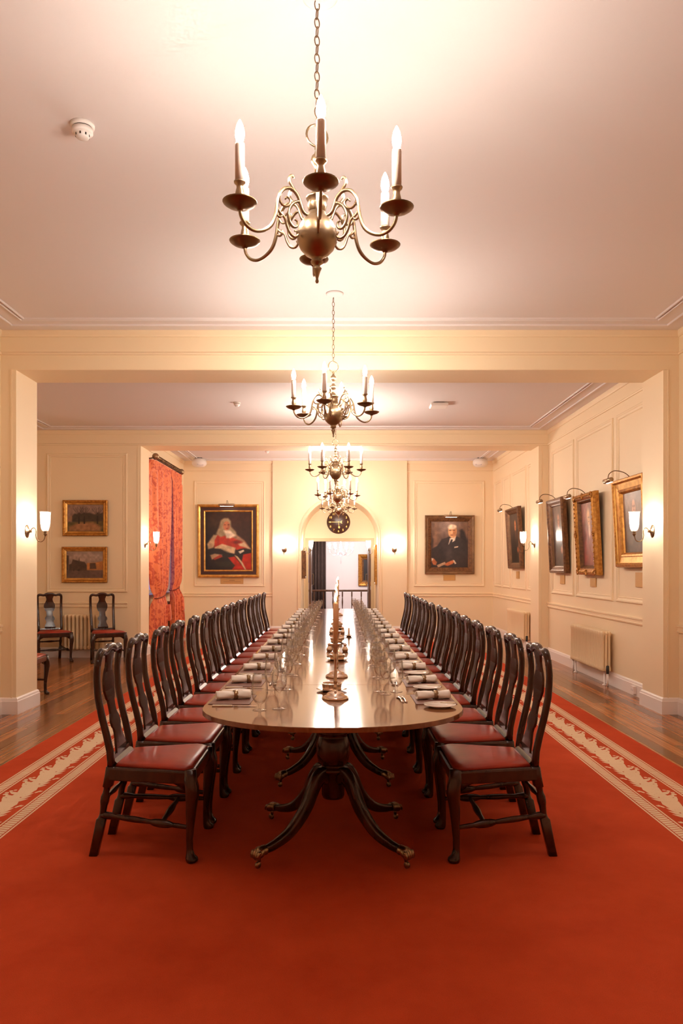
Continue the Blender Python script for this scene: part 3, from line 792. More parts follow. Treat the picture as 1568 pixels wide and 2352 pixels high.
def one(name, me, label, cat, group, loc, rz=0.0):
    o = bpy.data.objects.new(name, me); col.objects.link(o); o.location = loc; o.rotation_euler = (0, 0, rz)
    return tag(o, label, cat, group)
def knife(name, hm, bm_, label, loc, rz, group):
    t = thing(name, label, 'knife', loc, rz, group); ob('handle', hm, t); ob('blade', bm_, t); return t
for side in (-1, 1):
    who = 'window side' if side < 0 else 'portrait side'
    for i in range(15):
        yc = ZC[i]+0.03+rnd.uniform(-0.012, 0.012); e = TXC+side*TA
        if i == 14: yc -= 0.05
        wh = '%s place from near end, %s' % (ORD[i], who)
        jj = lambda a: rnd.uniform(-a, a)
        f = -side                                    # direction to the middle of the table
        xm = e+f*0.125
        mr = jj(0.03)
        one('placemat', mat_me, 'brown leather placemat, '+wh, 'placemat', 'placemats on the dining table', (xm, yc, TH), mr)
        nr = (0.30 if i == 0 and side < 0 else 0.22 if i == 0 else 0.20+jj(0.16))
        nrz = nr if side < 0 else nr*0.9
        nk = thing('napkin', 'rolled white napkin in brass ring, '+wh, 'napkin', (xm+f*0.0, yc+0.0, TH+0.004), nrz, 'rolled napkins on the dining table')
        ob('cloth', napkin_me, nk); r_ = ob('napkin_ring', ring_me, nk); r_.location = (0.012, 0, 0)
        py = yc-side*0.205
        pl = one('side_plate', plate_me, 'small white side plate, '+wh, 'plate', 'side plates on the dining table', (e+f*0.115, py, TH), 0)
        knife('butter_knife', bh_me, bb_me, 'ivory handled butter knife lying on plate, '+wh, (e+f*0.035, py+jj(0.01)+0.012*side, TH+0.0140), (0.06+jj(0.06)) if side < 0 else PI-0.06+jj(0.06), 'butter knives on the side plates')
        ky = yc+side*0.195
        knife('dinner_knife', kh_me, kb_me, 'ivory handled dinner knife, '+wh, (e+f*0.025+(0.02 if i == 0 and side < 0 else 0)*f, ky-0.005*side, TH), jj(0.03) if side < 0 else PI+jj(0.03), 'dinner knives on the dining table')
        gy = yc+side*0.255
        gl = 'glasses on the dining table'
        one('water_goblet', gob_me, 'short stemmed clear water goblet, '+wh, 'glass', gl, (TXC+side*(0.352+jj(0.004)), gy-side*0.02 if i else gy-0.035*(side < 0), TH))
        one('wine_glass', red_me, 'large clear wine glass, '+wh, 'glass', gl, (TXC+side*(0.265+jj(0.004)), gy+jj(0.005), TH))
        if not (i == 0 and side < 0):
            one('wine_glass', whi_me, 'small slender wine glass, '+wh, 'glass', gl, (TXC+side*(0.288+jj(0.004)), gy-side*0.088+jj(0.005), TH))
        if not (i == 0 and side < 0):
            fx = TXC+side*0.375
            one('dessert_fork', fk_me, 'small dessert fork above mat, '+wh, 'fork', 'dessert forks on the dining table', (fx+side*0.0, yc+0.0, TH), PI/2+jj(0.05))
            one('dessert_spoon', sp_me, 'small dessert spoon above mat, '+wh, 'spoon', 'dessert spoons on the dining table', (fx-side*0.022, yc-0.005, TH), -PI/2+jj(0.05) if i else PI/2+0.1)

# centre of the table: candlesticks, coasters, cruets
def candlestick_me():
    return shared(MB().lathe([(0,0),(0.070,0),(0.0715,0.006),(0.068,0.013),(0.058,0.019),(0.048,0.022),(0.047,0.030),(0.036,0.036),(0.020,0.040),(0.011,0.046),(0.009,0.056),(0.0125,0.062),(0.009,0.068),(0.0085,0.085),(0.012,0.092),(0.0095,0.100),(0.0075,0.15),(0.0078,0.205),(0.013,0.228),(0.0105,0.234),(0.009,0.240),(0.014,0.252),(0.018,0.268),(0.021,0.282),(0.030,0.291),(0.031,0.294),(0.028,0.2945),(0.013,0.288),(0,0.288)], 24), 'candlestick', 'silver')
cs_me = candlestick_me()
can_me = shared(MB().lathe([(0,0),(0.0125,0),(0.0122,0.215),(0.0105,0.221),(0.003,0.223),(0,0.223)], 16), 'candle', 'candle')
wick_me = shared(MB().tube([(0,0,0.221),(0.0005,0,0.234)], 0.0009, 6), 'wick', 'ink')
flame_me = shared(MB().lathe([(0,0.226),(0.0035,0.229),(0.0062,0.238),(0.0055,0.250),(0.003,0.262),(0.001,0.272),(0,0.275)], 12), 'flame', 'flame')
for k, y in enumerate((4.04, 4.84, 5.95, 7.45, 9.3, 11.0)):
    x = TXC+(0.012, 0.016, 0.005, 0.01, 0.0, 0.01)[k]
    lab = ORD[k]+' from the near end'
    one('candlestick', cs_me, 'tall silver candlestick on the table centre line, '+lab, 'candlestick', 'silver candlesticks down the table', (x, y, TH))
    c = thing('candle', 'lit orange beeswax candle in silver candlestick, '+lab, 'candle', (x, y, TH+0.288), 0, 'lit candles down the table')
    ob('wax', can_me, c); ob('wick', wick_me, c); ob('flame', flame_me, c)
dish_me = shared(MB().lathe([(0,0.004),(0.03,0.004),(0.034,0),(0.04,0),(0.062,0.006),(0.086,0.012),(0.087,0.0135),(0.06,0.009),(0,0.008)], 28), 'saucer', 'silver')
cup_me = shared(MB().lathe([(0,0.008),(0.050,0.008),(0.054,0.011),(0.054,0.036),(0.057,0.042),(0.060,0.043),(0.0605,0.045),(0.054,0.046),(0.0515,0.040),(0.0515,0.012),(0,0.011)], 28), 'cup', 'silver')
for k, (x, y) in enumerate(((-0.045, 4.30), (-0.02, 5.72), (-0.03, 7.05), (-0.03, 8.6))):
    d = thing('wine_coaster', 'round silver wine coaster on saucer, %s from near end' % ORD[k], 'coaster', (x, y, TH), 0, 'silver coasters down the table')
    ob('saucer', dish_me, d); ob('cup', cup_me, d)
pot_me = shared(MB().lathe([(0,0),(0.020,0),(0.022,0.004),(0.026,0.012),(0.026,0.020),(0.018,0.034),(0.012,0.045),(0.014,0.050),(0.017,0.056),(0.014,0.062),(0.005,0.068),(0.004,0.072),(0,0.073)], 18), 'pot', 'silver')
for k, (x, y) in enumerate(((-0.085, 6.32), (0.045, 6.30), (-0.09, 8.0), (0.03, 8.0))):
    one('pepper_pot', pot_me, ('small silver pepper pot beside the %s coaster, window side' if x < 0 else 'small silver salt pot beside the %s coaster, portrait side') % ('second' if k < 2 else 'third'), 'cruet', 'silver salt and pepper pots', (x, y, TH))
stub = thing('chamber_candlestick', 'low silver chamber candlestick holding a stub of candle', 'candlestick', (0.09, 7.62, TH))
ob('saucer', dish_me, stub).scale = (0.55, 0.55, 1.2)
MB().lathe([(0,0.012),(0.016,0.012),(0.016,0.03),(0,0.03)], 14).build('socket', 'silver', stub)
MB().lathe([(0,0.03),(0.010,0.03),(0.0095,0.085),(0.002,0.090),(0,0.090)], 14).build('candle', 'candle', stub)

# ------------------------------------------------------------------ chandeliers
def xz(pts): return [(r, 0, z) for r, z in pts]
arm_mb = MB()
ap = crom(xz([(0.35,-0.014),(0.345,-0.045),(0.322,-0.074),(0.285,-0.086),(0.245,-0.074),(0.212,-0.045),(0.194,0.0),(0.186,0.045),(0.176,0.085),(0.152,0.116),(0.120,0.122),(0.092,0.103),(0.078,0.070),(0.066,0.045),(0.040,0.035)]), 4)
arm_mb.tube(ap, rs([0.0068]*4+[0.0075]*8+[0.006], len(ap)), 8)
scr = MB()
def scroll(pts, r0, r1):
    p = crom(xz(pts), 4); scr.tube(p, rs([r0, r0*1.1, r1], len(p)), 7)
scroll([(0.100,0.112),(0.118,0.132),(0.130,0.152),(0.127,0.172),(0.116,0.176),(0.111,0.168)], 0.006, 0.0045)
scroll([(0.180,0.075),(0.166,0.050),(0.145,0.046),(0.128,0.060),(0.128,0.078),(0.142,0.084),(0.150,0.074)], 0.005, 0.004)
scroll([(0.078,0.080),(0.098,0.078),(0.120,0.058),(0.135,0.025),(0.130,-0.010),(0.112,-0.028),(0.095,-0.020),(0.094,-0.002),(0.106,0.004)], 0.006, 0.004)
scroll([(0.188,0.030),(0.172,0.012),(0.152,-0.002),(0.142,-0.030),(0.126,-0.058),(0.104,-0.066),(0.090,-0.054),(0.095,-0.040)], 0.0055, 0.004)
scroll([(0.192,0.005),(0.176,-0.004),(0.164,0.006),(0.166,0.020)], 0.0045, 0.0035)
arm_me = shared(arm_mb, 'arm', 'brass'); scr_me = shared(scr, 'scroll', 'brass')
pan_me = shared(MB().lathe([(0,-0.024),(0.010,-0.024),(0.013,-0.018),(0.028,-0.014),(0.050,-0.006),(0.064,0.004),(0.067,0.009),(0.064,0.010),(0.048,0.001),(0.026,-0.006),(0,-0.007)], 24, (0.35,0,0)), 'drip_pan', 'brassdark')
cupc_me = shared(MB().lathe([(0,-0.01),(0.011,-0.008),(0.009,0.006),(0.013,0.012),(0.016,0.024),(0.0185,0.036),(0.016,0.050),(0.013,0.062),(0.0135,0.072),(0.022,0.080),(0.0235,0.086),(0.019,0.087),(0,0.087)], 18, (0.35,0,0)), 'candle_cup', 'brass')
slv_me = shared(MB().lathe([(0,0.084),(0.0185,0.084),(0.0185,0.226),(0.0175,0.232),(0.0120,0.236),(0.0120,0.242),(0,0.242)], 18, (0.35,0,0)), 'candle_sleeve', 'sleeve')
blb_me = shared(MB().lathe([(0,0.238),(0.0105,0.238),(0.0150,0.250),(0.0178,0.264),(0.0170,0.282),(0.0125,0.302),(0.006,0.318),(0.002,0.325),(0,0.326)], 12, (0.35,0,0)), 'bulb', 'bulb')
stem_me = shared(MB().lathe([(0,0.055),(0.030,0.055),(0.034,0.062),(0.040,0.085),(0.036,0.105),(0.044,0.112),(0.046,0.120),(0.030,0.130),(0.018,0.150),(0.015,0.175),(0.022,0.185),(0.026,0.197),(0.022,0.210),(0.012,0.220),(0.010,0.240),(0.016,0.250),(0.024,0.262),(0.0255,0.275),(0.022,0.288),(0.012,0.298),(0.008,0.312),(0.011,0.320),(0.008,0.328),(0,0.330)], 20), 'stem', 'brass')
ball_me = shared(MB().lathe([(0,-0.232),(0.005,-0.230),(0.0075,-0.222),(0.005,-0.214),(0.006,-0.208),(0.013,-0.184),(0.019,-0.170),(0.012,-0.164),(0.013,-0.158),(0.024,-0.150),(0.026,-0.142),(0.020,-0.136),(0.026,-0.126),(0.048,-0.113),(0.069,-0.090),(0.081,-0.060),(0.083,-0.038),(0.078,-0.008),(0.063,0.020),(0.045,0.036),(0.038,0.045),(0.036,0.058),(0,0.058)], 32), 'globe', 'brass')
ringh_me = shared(MB().tube([(0.045*math.cos(2*PI*i/20), 0, 0.372+0.045*math.sin(2*PI*i/20)) for i in range(20)], 0.0048, 8, True), 'hanging_ring', 'brass')
lk = [(0.0115*math.cos(2*PI*i/14), 0, 0.021*math.sin(2*PI*i/14)) for i in range(14)]
link_me = shared(MB().tube(lk, 0.0024, 6, True), 'chain_link', 'brassdark')
rose_me = shared(MB().lathe([(0,0.0),(0.074,0.0),(0.074,-0.008),(0.062,-0.016),(0.030,-0.020),(0.010,-0.030),(0,-0.031)], 28), 'ceiling_rose', 'ceil')
def chandelier(x, y, z, ceil, phi, label, sc=1.0):
    t = thing('chandelier', label, 'chandelier', (x, y, z), 0, 'brass chandeliers in a line above the table'); t.scale = (sc, sc, sc)
    for k in range(6):
        a = R(phi+60*k)
        arm = ob('arm', arm_me, t, (0,0,0), a)
        for nm, me in (('drip_pan', pan_me), ('candle_cup', cupc_me), ('candle_sleeve', slv_me), ('bulb', blb_me)): ob(nm, me, arm)
        s_ = ob('scroll', scr_me, t, (0,0,0), a)
    ob('stem', stem_me, t); ob('globe', ball_me, t); ob('hanging_ring', ringh_me, t, (0,0,0), R(20))
    zc = 0.372+0.045+0.016; i = 0
    topz = (ceil-z)/sc
    while zc < topz-0.02:
        ob('chain_link', link_me, t, (0, 0, zc), R(20)+(PI/2 if i % 2 == 0 else 0.25)); zc += 0.0365; i += 1
    ob('ceiling_rose', rose_me, t, (0.012, 0, topz))
chandelier(-0.093, 3.12, 2.842, C1, -86, 'brass six-light chandelier nearest the camera, high over the carpet')
chandelier(-0.055, 6.52, 2.79, C1, -101.4, 'brass six-light chandelier hanging just before the first beam')
chandelier(-0.057, 10.39, 2.77, C2, 0, 'brass six-light chandelier in the middle bay between the beams')
chandelier(-0.040, 13.55, 2.72, C3, 9, 'brass six-light chandelier just beyond the second beam')
chandelier(-0.027, 15.20, 2.61, C3, 8, 'brass six-light chandelier in front of the arch and clock', 0.93)

# ------------------------------------------------------------------ wall lamps
def make_sconce():
    t = thing('wall_lamp', 'x', 'wall lamp')
    YAX = (Vector((1,0,0)), Vector((0,0,1)), Vector((0,-1,0)))
    mb = MB(); mb.lathe([(0,0.0),(0.054,0.0),(0.056,0.004),(0.050,0.008),(0.034,0.010),(0.030,0.015),(0.022,0.017),(0.014,0.024),(0.010,0.040),(0.012,0.048),(0,0.050)], 24, (0,0,0), True, YAX)
    mb.v = [(x, y, z*1.22) for x, y, z in mb.v]; mb.build('back_plate', 'brass', t)
    p = crom([(0,-0.036,0.0),(0,-0.048,0.022),(0,-0.068,0.036),(0,-0.086,0.026),(0,-0.095,-0.005),(0,-0.092,-0.045),(0,-0.105,-0.088),(0,-0.140,-0.108),(0,-0.172,-0.090),(0,-0.184,-0.055),(0,-0.188,-0.030)], 5)
    mb = MB(); mb.tube(p, 0.0048, 8); mb.build('arm', 'brass', t)
    MB().lathe([(0,-0.052),(0.008,-0.050),(0.012,-0.038),(0.020,-0.032),(0.021,-0.028),(0.016,-0.026),(0.016,-0.004),(0.018,0.0),(0,0.0)], 18, (0,-0.188,0)).build('lamp_cup', 'brassdark', t)
    mb = MB(); secs = []; n = 40
    for z, r, fl in ((0.0,0.020,0),(0.004,0.030,0.2),(0.020,0.037,0.7),(0.070,0.043,1),(0.120,0.047,1),(0.165,0.0485,0.8),(0.185,0.052,0.6),(0.200,0.060,0.4),(0.1995,0.0585,0.4),(0.184,0.0505,0.6),(0.165,0.047,0.8),(0.120,0.0455,1),(0.070,0.0415,1),(0.020,0.0355,0.7),(0.006,0.028,0.2)):
        secs.append([((r+0.0018*fl*math.cos(10*2*PI*k/n))*math.cos(2*PI*k/n), -0.188+(r+0.0018*fl*math.cos(10*2*PI*k/n))*math.sin(2*PI*k/n), z) for k in range(n)])
    mb.loft(secs, False, True); mb.build('shade', 'shade', t)
    MB().lathe([(0,0.0),(0.011,0.0),(0.011,0.055),(0,0.055)], 12, (0,-0.188,0)).build('bulb_holder', 'sleeve', t)
    MB().lathe([(0,0.055),(0.010,0.055),(0.015,0.075),(0.019,0.105),(0.016,0.135),(0.006,0.160),(0,0.163)], 12, (0,-0.188,0)).build('bulb', 'sbulb', t)
    return t
sc0 = make_sconce()
def sconce(first, loc, rz, label):
    s_ = sc0 if first else tree(sc0)
    s_.location = loc; s_.rotation_euler = (0, 0, rz); s_['label'] = label; s_['group'] = 'brass wall lamps with fluted glass shades'
sconce(True, (XP, 7.81, 1.815), RIGHTW, 'brass wall lamp with fluted glass shade on near pier, portrait side')
sconce(False, (-XP, 7.81, 1.815), LEFTW, 'brass wall lamp with fluted glass shade on near pier, window side')
sconce(False, (XP, 12.54, 1.83), RIGHTW, 'brass wall lamp with fluted glass shade on far pier, portrait side')
sconce(False, (-XP, 12.54, 1.83), LEFTW, 'brass wall lamp on far pier in front of the orange curtain')
sconce(False, (-1.21, YC, 1.83), BACKW, 'brass wall lamp on back wall between arch and red-robed portrait')
sconce(False, (1.19, YC, 1.83), BACKW, 'brass wall lamp on back wall between arch and dark-suited portrait')
sconce(False, (-AR, 17.25, 1.85), LEFTW, 'brass wall lamp inside arched recess, curtain side of the doorway')
sconce(False, (AR, 17.25, 1.85), RIGHTW, 'brass wall lamp inside arched recess, gilt picture side of the doorway')

# ------------------------------------------------------------------ paintings
def canvas(w_, h_, ops, nx=70, seed=1):
    ny = int(nx*h_/w_); rg = np.random.RandomState(seed)
    u, v = np.meshgrid(np.linspace(0, 1, nx+1), np.linspace(0, 1, ny+1))   # v down from the top
    asp = h_/w_
    C = np.zeros(u.shape+(3,))
    def blend(a, c):
        nonlocal C
        a = a[..., None]; C = C*(1-a)+np.array(c)[None, None]*a
    for op in ops:
        k = op[0]
        if k == 'bg':
            t = v[..., None]; C = np.array(op[1])[None, None]*(1-t)+np.array(op[2])[None, None]*t
        elif k == 'poly':
            pts = np.array(op[1], float); s = op[3] if len(op) > 3 else 0.012
            ins = np.zeros(u.shape, bool); d = np.full(u.shape, 9.0); n = len(pts)
            for i in range(n):
                x0, y0 = pts[i]; x1, y1 = pts[(i+1) % n]
                with np.errstate(divide='ignore', invalid='ignore'):
                    cond = ((y0 > v) != (y1 > v)) & (u < (x1-x0)*(v-y0)/(y1-y0+1e-12)+x0)
                ins ^= cond
                ax, ay = x1-x0, (y1-y0)*asp; L = ax*ax+ay*ay+1e-12
                t = np.clip(((u-x0)*ax+(v-y0)*asp*ay)/L, 0, 1)
                d = np.minimum(d, np.hypot(u-x0-t*ax, (v-y0)*asp-t*ay))
            sd = np.where(ins, d, -d); blend(np.clip(0.5+sd/(2*s), 0, 1), op[2])
        elif k == 'ell':
            cx, cy_, ru, rv = op[1]; s = op[3] if len(op) > 3 else 0.10
            q = np.hypot((u-cx)/ru, (v-cy_)/rv); blend(np.clip(0.5+(1-q)/(2*s), 0, 1), op[2])
    lo = rg.rand(ny//6+3, nx//6+3)
    yy = np.clip(v*ny/6, 0, lo.shape[0]-1.001); xx = np.clip(u*nx/6, 0, lo.shape[1]-1.001)
    y0 = yy.astype(int); x0 = xx.astype(int); fy = yy-y0; fx = xx-x0
    nz = lo[y0, x0]*(1-fy)*(1-fx)+lo[y0+1, x0]*fy*(1-fx)+lo[y0, x0+1]*(1-fy)*fx+lo[y0+1, x0+1]*fy*fx
    C = C*(0.86+0.28*nz[..., None])*(0.94+0.12*rg.rand(*u.shape)[..., None])
    s = C/255.0; s = np.clip(s, 0, 1); lin_ = np.where(s <= 0.04045, s/12.92, ((s+0.055)/1.055)**2.4)
    me = bpy.data.meshes.new('canvas')
    vs_ = np.stack([(u-0.5)*w_, np.zeros_like(u), (1-v)*h_], -1).reshape(-1, 3)
    idx = np.arange((nx+1)*(ny+1)).reshape(ny+1, nx+1)
    fs = np.stack([idx[1:, :-1], idx[1:, 1:], idx[:-1, 1:], idx[:-1, :-1]], -1).reshape(-1, 4)
    me.from_pydata(vs_.tolist(), [], fs.tolist())
    at = me.color_attributes.new('paint', 'FLOAT_COLOR', 'POINT')
    at.data.foreach_set('color', np.concatenate([lin_.reshape(-1, 3), np.ones((lin_.size//3, 1))], 1).ravel().astype(np.float32))
    me.materials.append(M['canvas'])
    return me

def picture(name, label, w_, h_, rings, ops, loc, rz, tilt=0.0, lamp=False, nx=70, group=None, lampw=0.22):
    t = thing(name, label, 'painting', loc, rz, group); t.rotation_euler = (tilt, 0, rz)
    for nm, m, prof in rings:
        mb = MB(); mb.frame(-w_/2, w_/2, 0, h_, prof); mb.build(nm, m, t)
    ins, out = rings[-1][2][-1]
    c = ob('canvas', canvas(w_-2*ins, h_-2*ins, ops, nx, len(label)), t); c.location = (0, -max(out, 0.012)-0.001, ins)
    MB().box(-w_/2+0.01, w_/2-0.01, -0.012, -0.002, 0.01, h_-0.01).build('backing_board', 'darkwood', t)
    if lamp:
        L = MB(); L.tube(crom([(0,-0.03,h_-0.01),(0,-0.10,h_+0.05),(0,-0.20,h_+0.075),(0,-0.265,h_+0.045),(0,-0.285,h_-0.01)], 5), 0.005, 7)
        la = L.build('lamp_arm', 'brassdark', t)
        hd = MB(); hd.tube([(-lampw/2,-0.285,h_-0.03),(-lampw/2+0.002,-0.285,h_-0.03),(lampw/2-0.002,-0.285,h_-0.03),(lampw/2,-0.285,h_-0.03)], [0.024,0.026,0.026,0.024], 14)
        ho = hd.build('lamp_head', 'brass', t)
        MB().box(-lampw/2+0.03, lampw/2-0.03, -0.277, -0.262, h_-0.0565, h_-0.0550).build('lamp_tube', 'pbulb', ho)
    return t

def prof_steps(*pts): return list(pts)
# red-robed judge
def P5(pts): return [((x-437)/620, (y-922)/775) for x, y in pts]
judge = [('bg', (62,34,26), (40,24,20)),
  ('ell', (0.0,0.4,0.38,0.7), (22,17,14), 0.6), ('ell', (0.18,0.18,0.22,0.2), (58,42,30), 0.8),
  ('poly', P5([(545,1230),(600,1225),(610,1290),(545,1400),(470,1425),(455,1350)]), (176,148,112), 0.02),
  ('poly', P5([(560,1300),(600,1230),(700,1205),(850,1240),(960,1310),(1030,1400),(880,1450),(840,1420),(660,1370),(555,1405)]), (176,46,22), 0.015),
  ('poly', P5([(760,1240),(860,1225),(960,1300),(1045,1415),(1000,1420),(930,1330)]), (150,112,84), 0.02),
  ('ell', (0.68,0.52,0.10,0.03), (120,28,16), 0.5),
  ('poly', P5([(645,1030),(690,1003),(745,1005),(778,1040),(785,1120),(850,1190),(862,1240),(760,1230),(700,1240),(640,1258),(578,1212),(612,1140)]), (150,130,98), 0.02),
  ('ell', ((722-437)/620,(1108-922)/775,0.074,0.080), (172,104,72), 0.12),
  ('ell', ((700-437)/620,(1093-922)/775,0.016,0.006), (70,36,26), 0.5), ('ell', ((748-437)/620,(1093-922)/775,0.016,0.006), (70,36,26), 0.5),
  ('ell', ((728-437)/620,(1115-922)/775,0.010,0.022), (196,128,92), 0.5), ('ell', ((726-437)/620,(1142-922)/775,0.024,0.006), (120,50,38), 0.5),
  ('poly', P5([(680,1172),(762,1165),(845,1240),(772,1277),(716,1272),(706,1215)]), (216,196,170), 0.02),
  ('poly', P5([(562,1392),(660,1348),(845,1402),(828,1482),(722,1468),(640,1420),(560,1412)]), (196,168,128), 0.012),
  ('poly', P5([(875,1350),(960,1330),(1050,1425),(1000,1405),(900,1378)]), (190,160,124), 0.015),
  ('poly', P5([(845,1440),(900,1420),(960,1408),(1057,1430),(1057,1480),(950,1485),(930,1552),(860,1500)]), (28,20,18), 0.015),
  ('poly', P5([(880,1452),(950,1428),(962,1448),(905,1482)]), (222,204,176), 0.010),
  ('poly', P5([(437,1430),(640,1420),(820,1500),(820,1640),(437,1697)]), (30,24,20), 0.03),
  ('poly', P5([(498,1500),(560,1480),(662,1498),(640,1530),(520,1560)]), (170,140,104), 0.015),
  ('poly', P5([(540,1545),(640,1492),(670,1522),(560,1567)]), (150,52,34), 0.012),
  ('poly', P5([(560,1590),(820,1580),(832,1665),(600,1650)]), (44,38,26), 0.02),
  ('poly', P5([(945,1492),(1057,1470),(1057,1697),(985,1697),(925,1600)]), (168,36,16), 0.012),
  ('poly', P5([(738,1532),(830,1520),(930,1640),(970,1697),(790,1697),(835,1640)]), (170,34,16), 0.012),
  ('poly', P5([(828,1500),(872,1520),(938,1600),(988,1697),(968,1697),(900,1590)]), (196,166,126), 0.008)]
# suited man
def P6(pts): return [((x-503)/472, (y-995)/597) for x, y in pts]
suit = [('bg', (108,84,74), (70,48,40)),
  ('ell', (0.42,0.06,0.32,0.18), (150,126,116), 0.8), ('ell', (0.12,0.36,0.10,0.3), (130,96,76), 0.7), ('ell', (0.92,0.22,0.12,0.2), (120,86,66), 0.7),
  ('poly', P6([(503,1150),(530,1250),(520,1330),(503,1340)]), (50,34,30), 0.03),
  ('poly', P6([(872,1110),(900,1090),(930,1130),(975,1240),(975,1592),(890,1592)]), (40,28,28), 0.03),
  ('poly', P6([(640,1222),(740,1190),(840,1188),(930,1240),(972,1400),(960,1592),(510,1592),(505,1350),(580,1312)]), (48,36,36), 0.012),
  ('poly', P6([(560,1400),(640,1320),(690,1480),(600,1520)]), (40,29,29), 0.04), ('poly', P6([(700,1330),(740,1300),(790,1480),(700,1500)]), (62,48,48), 0.04),
  ('poly', P6([(742,1210),(822,1180),(810,1240),(725,1292)]), (224,208,190), 0.012),
  ('poly', P6([(760,1226),(782,1228),(770,1270),(730,1310),(735,1280)]), (46,36,38), 0.010),
  ('ell', ((775-503)/472,(1122-995)/597,0.118,0.138), (226,170,120), 0.10),
  ('ell', ((800-503)/472,(1120-995)/597,0.060,0.115), (196,130,84), 0.5),
  ('ell', ((772-503)/472,(1062-995)/597,0.112,0.052), (238,218,190), 0.25),
  ('ell', ((748-503)/472,(1107-995)/597,0.034,0.009), (84,54,40), 0.4), ('ell', ((796-503)/472,(1107-995)/597,0.034,0.009), (84,54,40), 0.4),
  ('ell', ((770-503)/472,(1135-995)/597,0.020,0.034), (240,190,146), 0.4), ('ell', ((770-503)/472,(1170-995)/597,0.042,0.008), (150,80,58), 0.5),
  ('poly', P6([(800,1322),(852,1314),(846,1330),(802,1338)]), (226,206,180), 0.008),
  ('poly', P6([(508,1470),(540,1478),(578,1522),(566,1562),(530,1556),(512,1520)]), (196,112,66), 0.012), ('poly', P6([(506,1470),(530,1472),(524,1500),(508,1506)]), (220,200,176), 0.008),
  ('poly', P6([(575,1562),(680,1518),(694,1548),(592,1592)]), (190,156,124), 0.008),
  ('poly', P6([(672,1560),(700,1530),(780,1495),(806,1520),(780,1545),(712,1572)]), (192,108,64), 0.012), ('poly', P6([(782,1494),(800,1496),(828,1540),(808,1548)]), (222,204,182), 0.008)]
def portrait(bg1, bg2, coat, face, scarf, hand=None, y0=0.36, wig=None, extra=()):
    ops = [('bg', bg1, bg2), ('ell', (0.3, 0.15, 0.4, 0.25), tuple(min(255, int(c*1.25)) for c in bg1), 0.8),
           ('poly', [(0.30,0.42),(0.42,0.36),(0.62,0.36),(0.78,0.42),(0.92,0.60),(1.0,1.0),(0.05,1.0),(0.14,0.62)], coat, 0.05)]
    if wig: ops.append(('ell', (0.51, 0.22, 0.13, 0.13), wig, 0.3))
    ops += [('ell', (0.51, 0.25, 0.092, 0.115), face, 0.18), ('ell', (0.48,0.235,0.02,0.008), tuple(int(c*0.45) for c in face), 0.6), ('ell', (0.55,0.235,0.02,0.008), tuple(int(c*0.45) for c in face), 0.6), ('ell', (0.515,0.30,0.03,0.007), tuple(int(c*0.6) for c in face), 0.6),
            ('poly', [(0.44,0.35),(0.60,0.35),(0.62,0.46),(0.53,0.58),(0.46,0.47)], scarf, 0.03)]
    if hand: ops.append(('ell', (0.70, 0.74, 0.10, 0.06), hand, 0.35))
    return ops+list(extra)
trees = [('bg', (140,112,100), (128,100,88)), ('poly', [(0,0.55),(0.14,0.36),(0.14,0.62),(0,0.64)], (150,110,84), 0.02), ('poly', [(0.13,0.42),(0.20,0.34),(0.30,0.36),(0.45,0.32),(0.60,0.30),(0.75,0.36),(0.86,0.34),(1,0.30),(1,0.66),(0.13,0.66)], (62,48,40), 0.02),
  ('poly', [(0,0.66),(1,0.62),(1,1),(0,1)], (88,74,40), 0.02), ('poly', [(0.30,0.68),(0.72,0.66),(0.95,0.84),(0.9,1),(0.05,1),(0.05,0.84)], (150,104,68), 0.04)]
for cx in (0.32, 0.47, 0.84):
    trees.append(('poly', [(cx-0.02,0.72),(cx-0.012,0.3),(cx+0.012,0.3),(cx+0.022,0.72)], (40,30,26), 0.008))
    for a in (-0.16,-0.10,-0.05,0.05,0.10,0.15): trees.append(('poly', [(cx-0.008,0.42),(cx+a,0.05+abs(a)*0.6),(cx+a+0.008,0.05+abs(a)*0.6),(cx+0.008,0.42)], (62,46,40), 0.007))
square = [('bg', (152,128,116), (146,120,108)), ('ell', (0.7,0.2,0.4,0.12), (170,144,130), 0.8), ('poly', [(0,0.70),(1,0.70),(1,1),(0,1)], (96,72,64), 0.015),
  ('poly', [(0,0.14),(0.06,0.16),(0.05,0.70),(0,0.70)], (66,46,38), 0.01), ('poly', [(0.06,0.50),(0.13,0.46),(0.17,0.30),(0.33,0.36),(0.345,0.22),(0.36,0.36),(0.50,0.40),(0.56,0.52),(0.56,0.72),(0.06,0.72)], (72,50,42), 0.012),
  ('poly', [(0.56,0.44),(0.78,0.42),(1.0,0.36),(1,0.70),(0.56,0.70)], (176,112,58), 0.012), ('poly', [(0.64,0.44),(0.80,0.44),(0.82,0.66),(0.64,0.66)], (84,58,46), 0.012), ('ell', (0.20,0.70,0.012,0.05), (40,30,28), 0.4), ('ell', (0.33,0.70,0.03,0.04), (44,32,28), 0.4)]

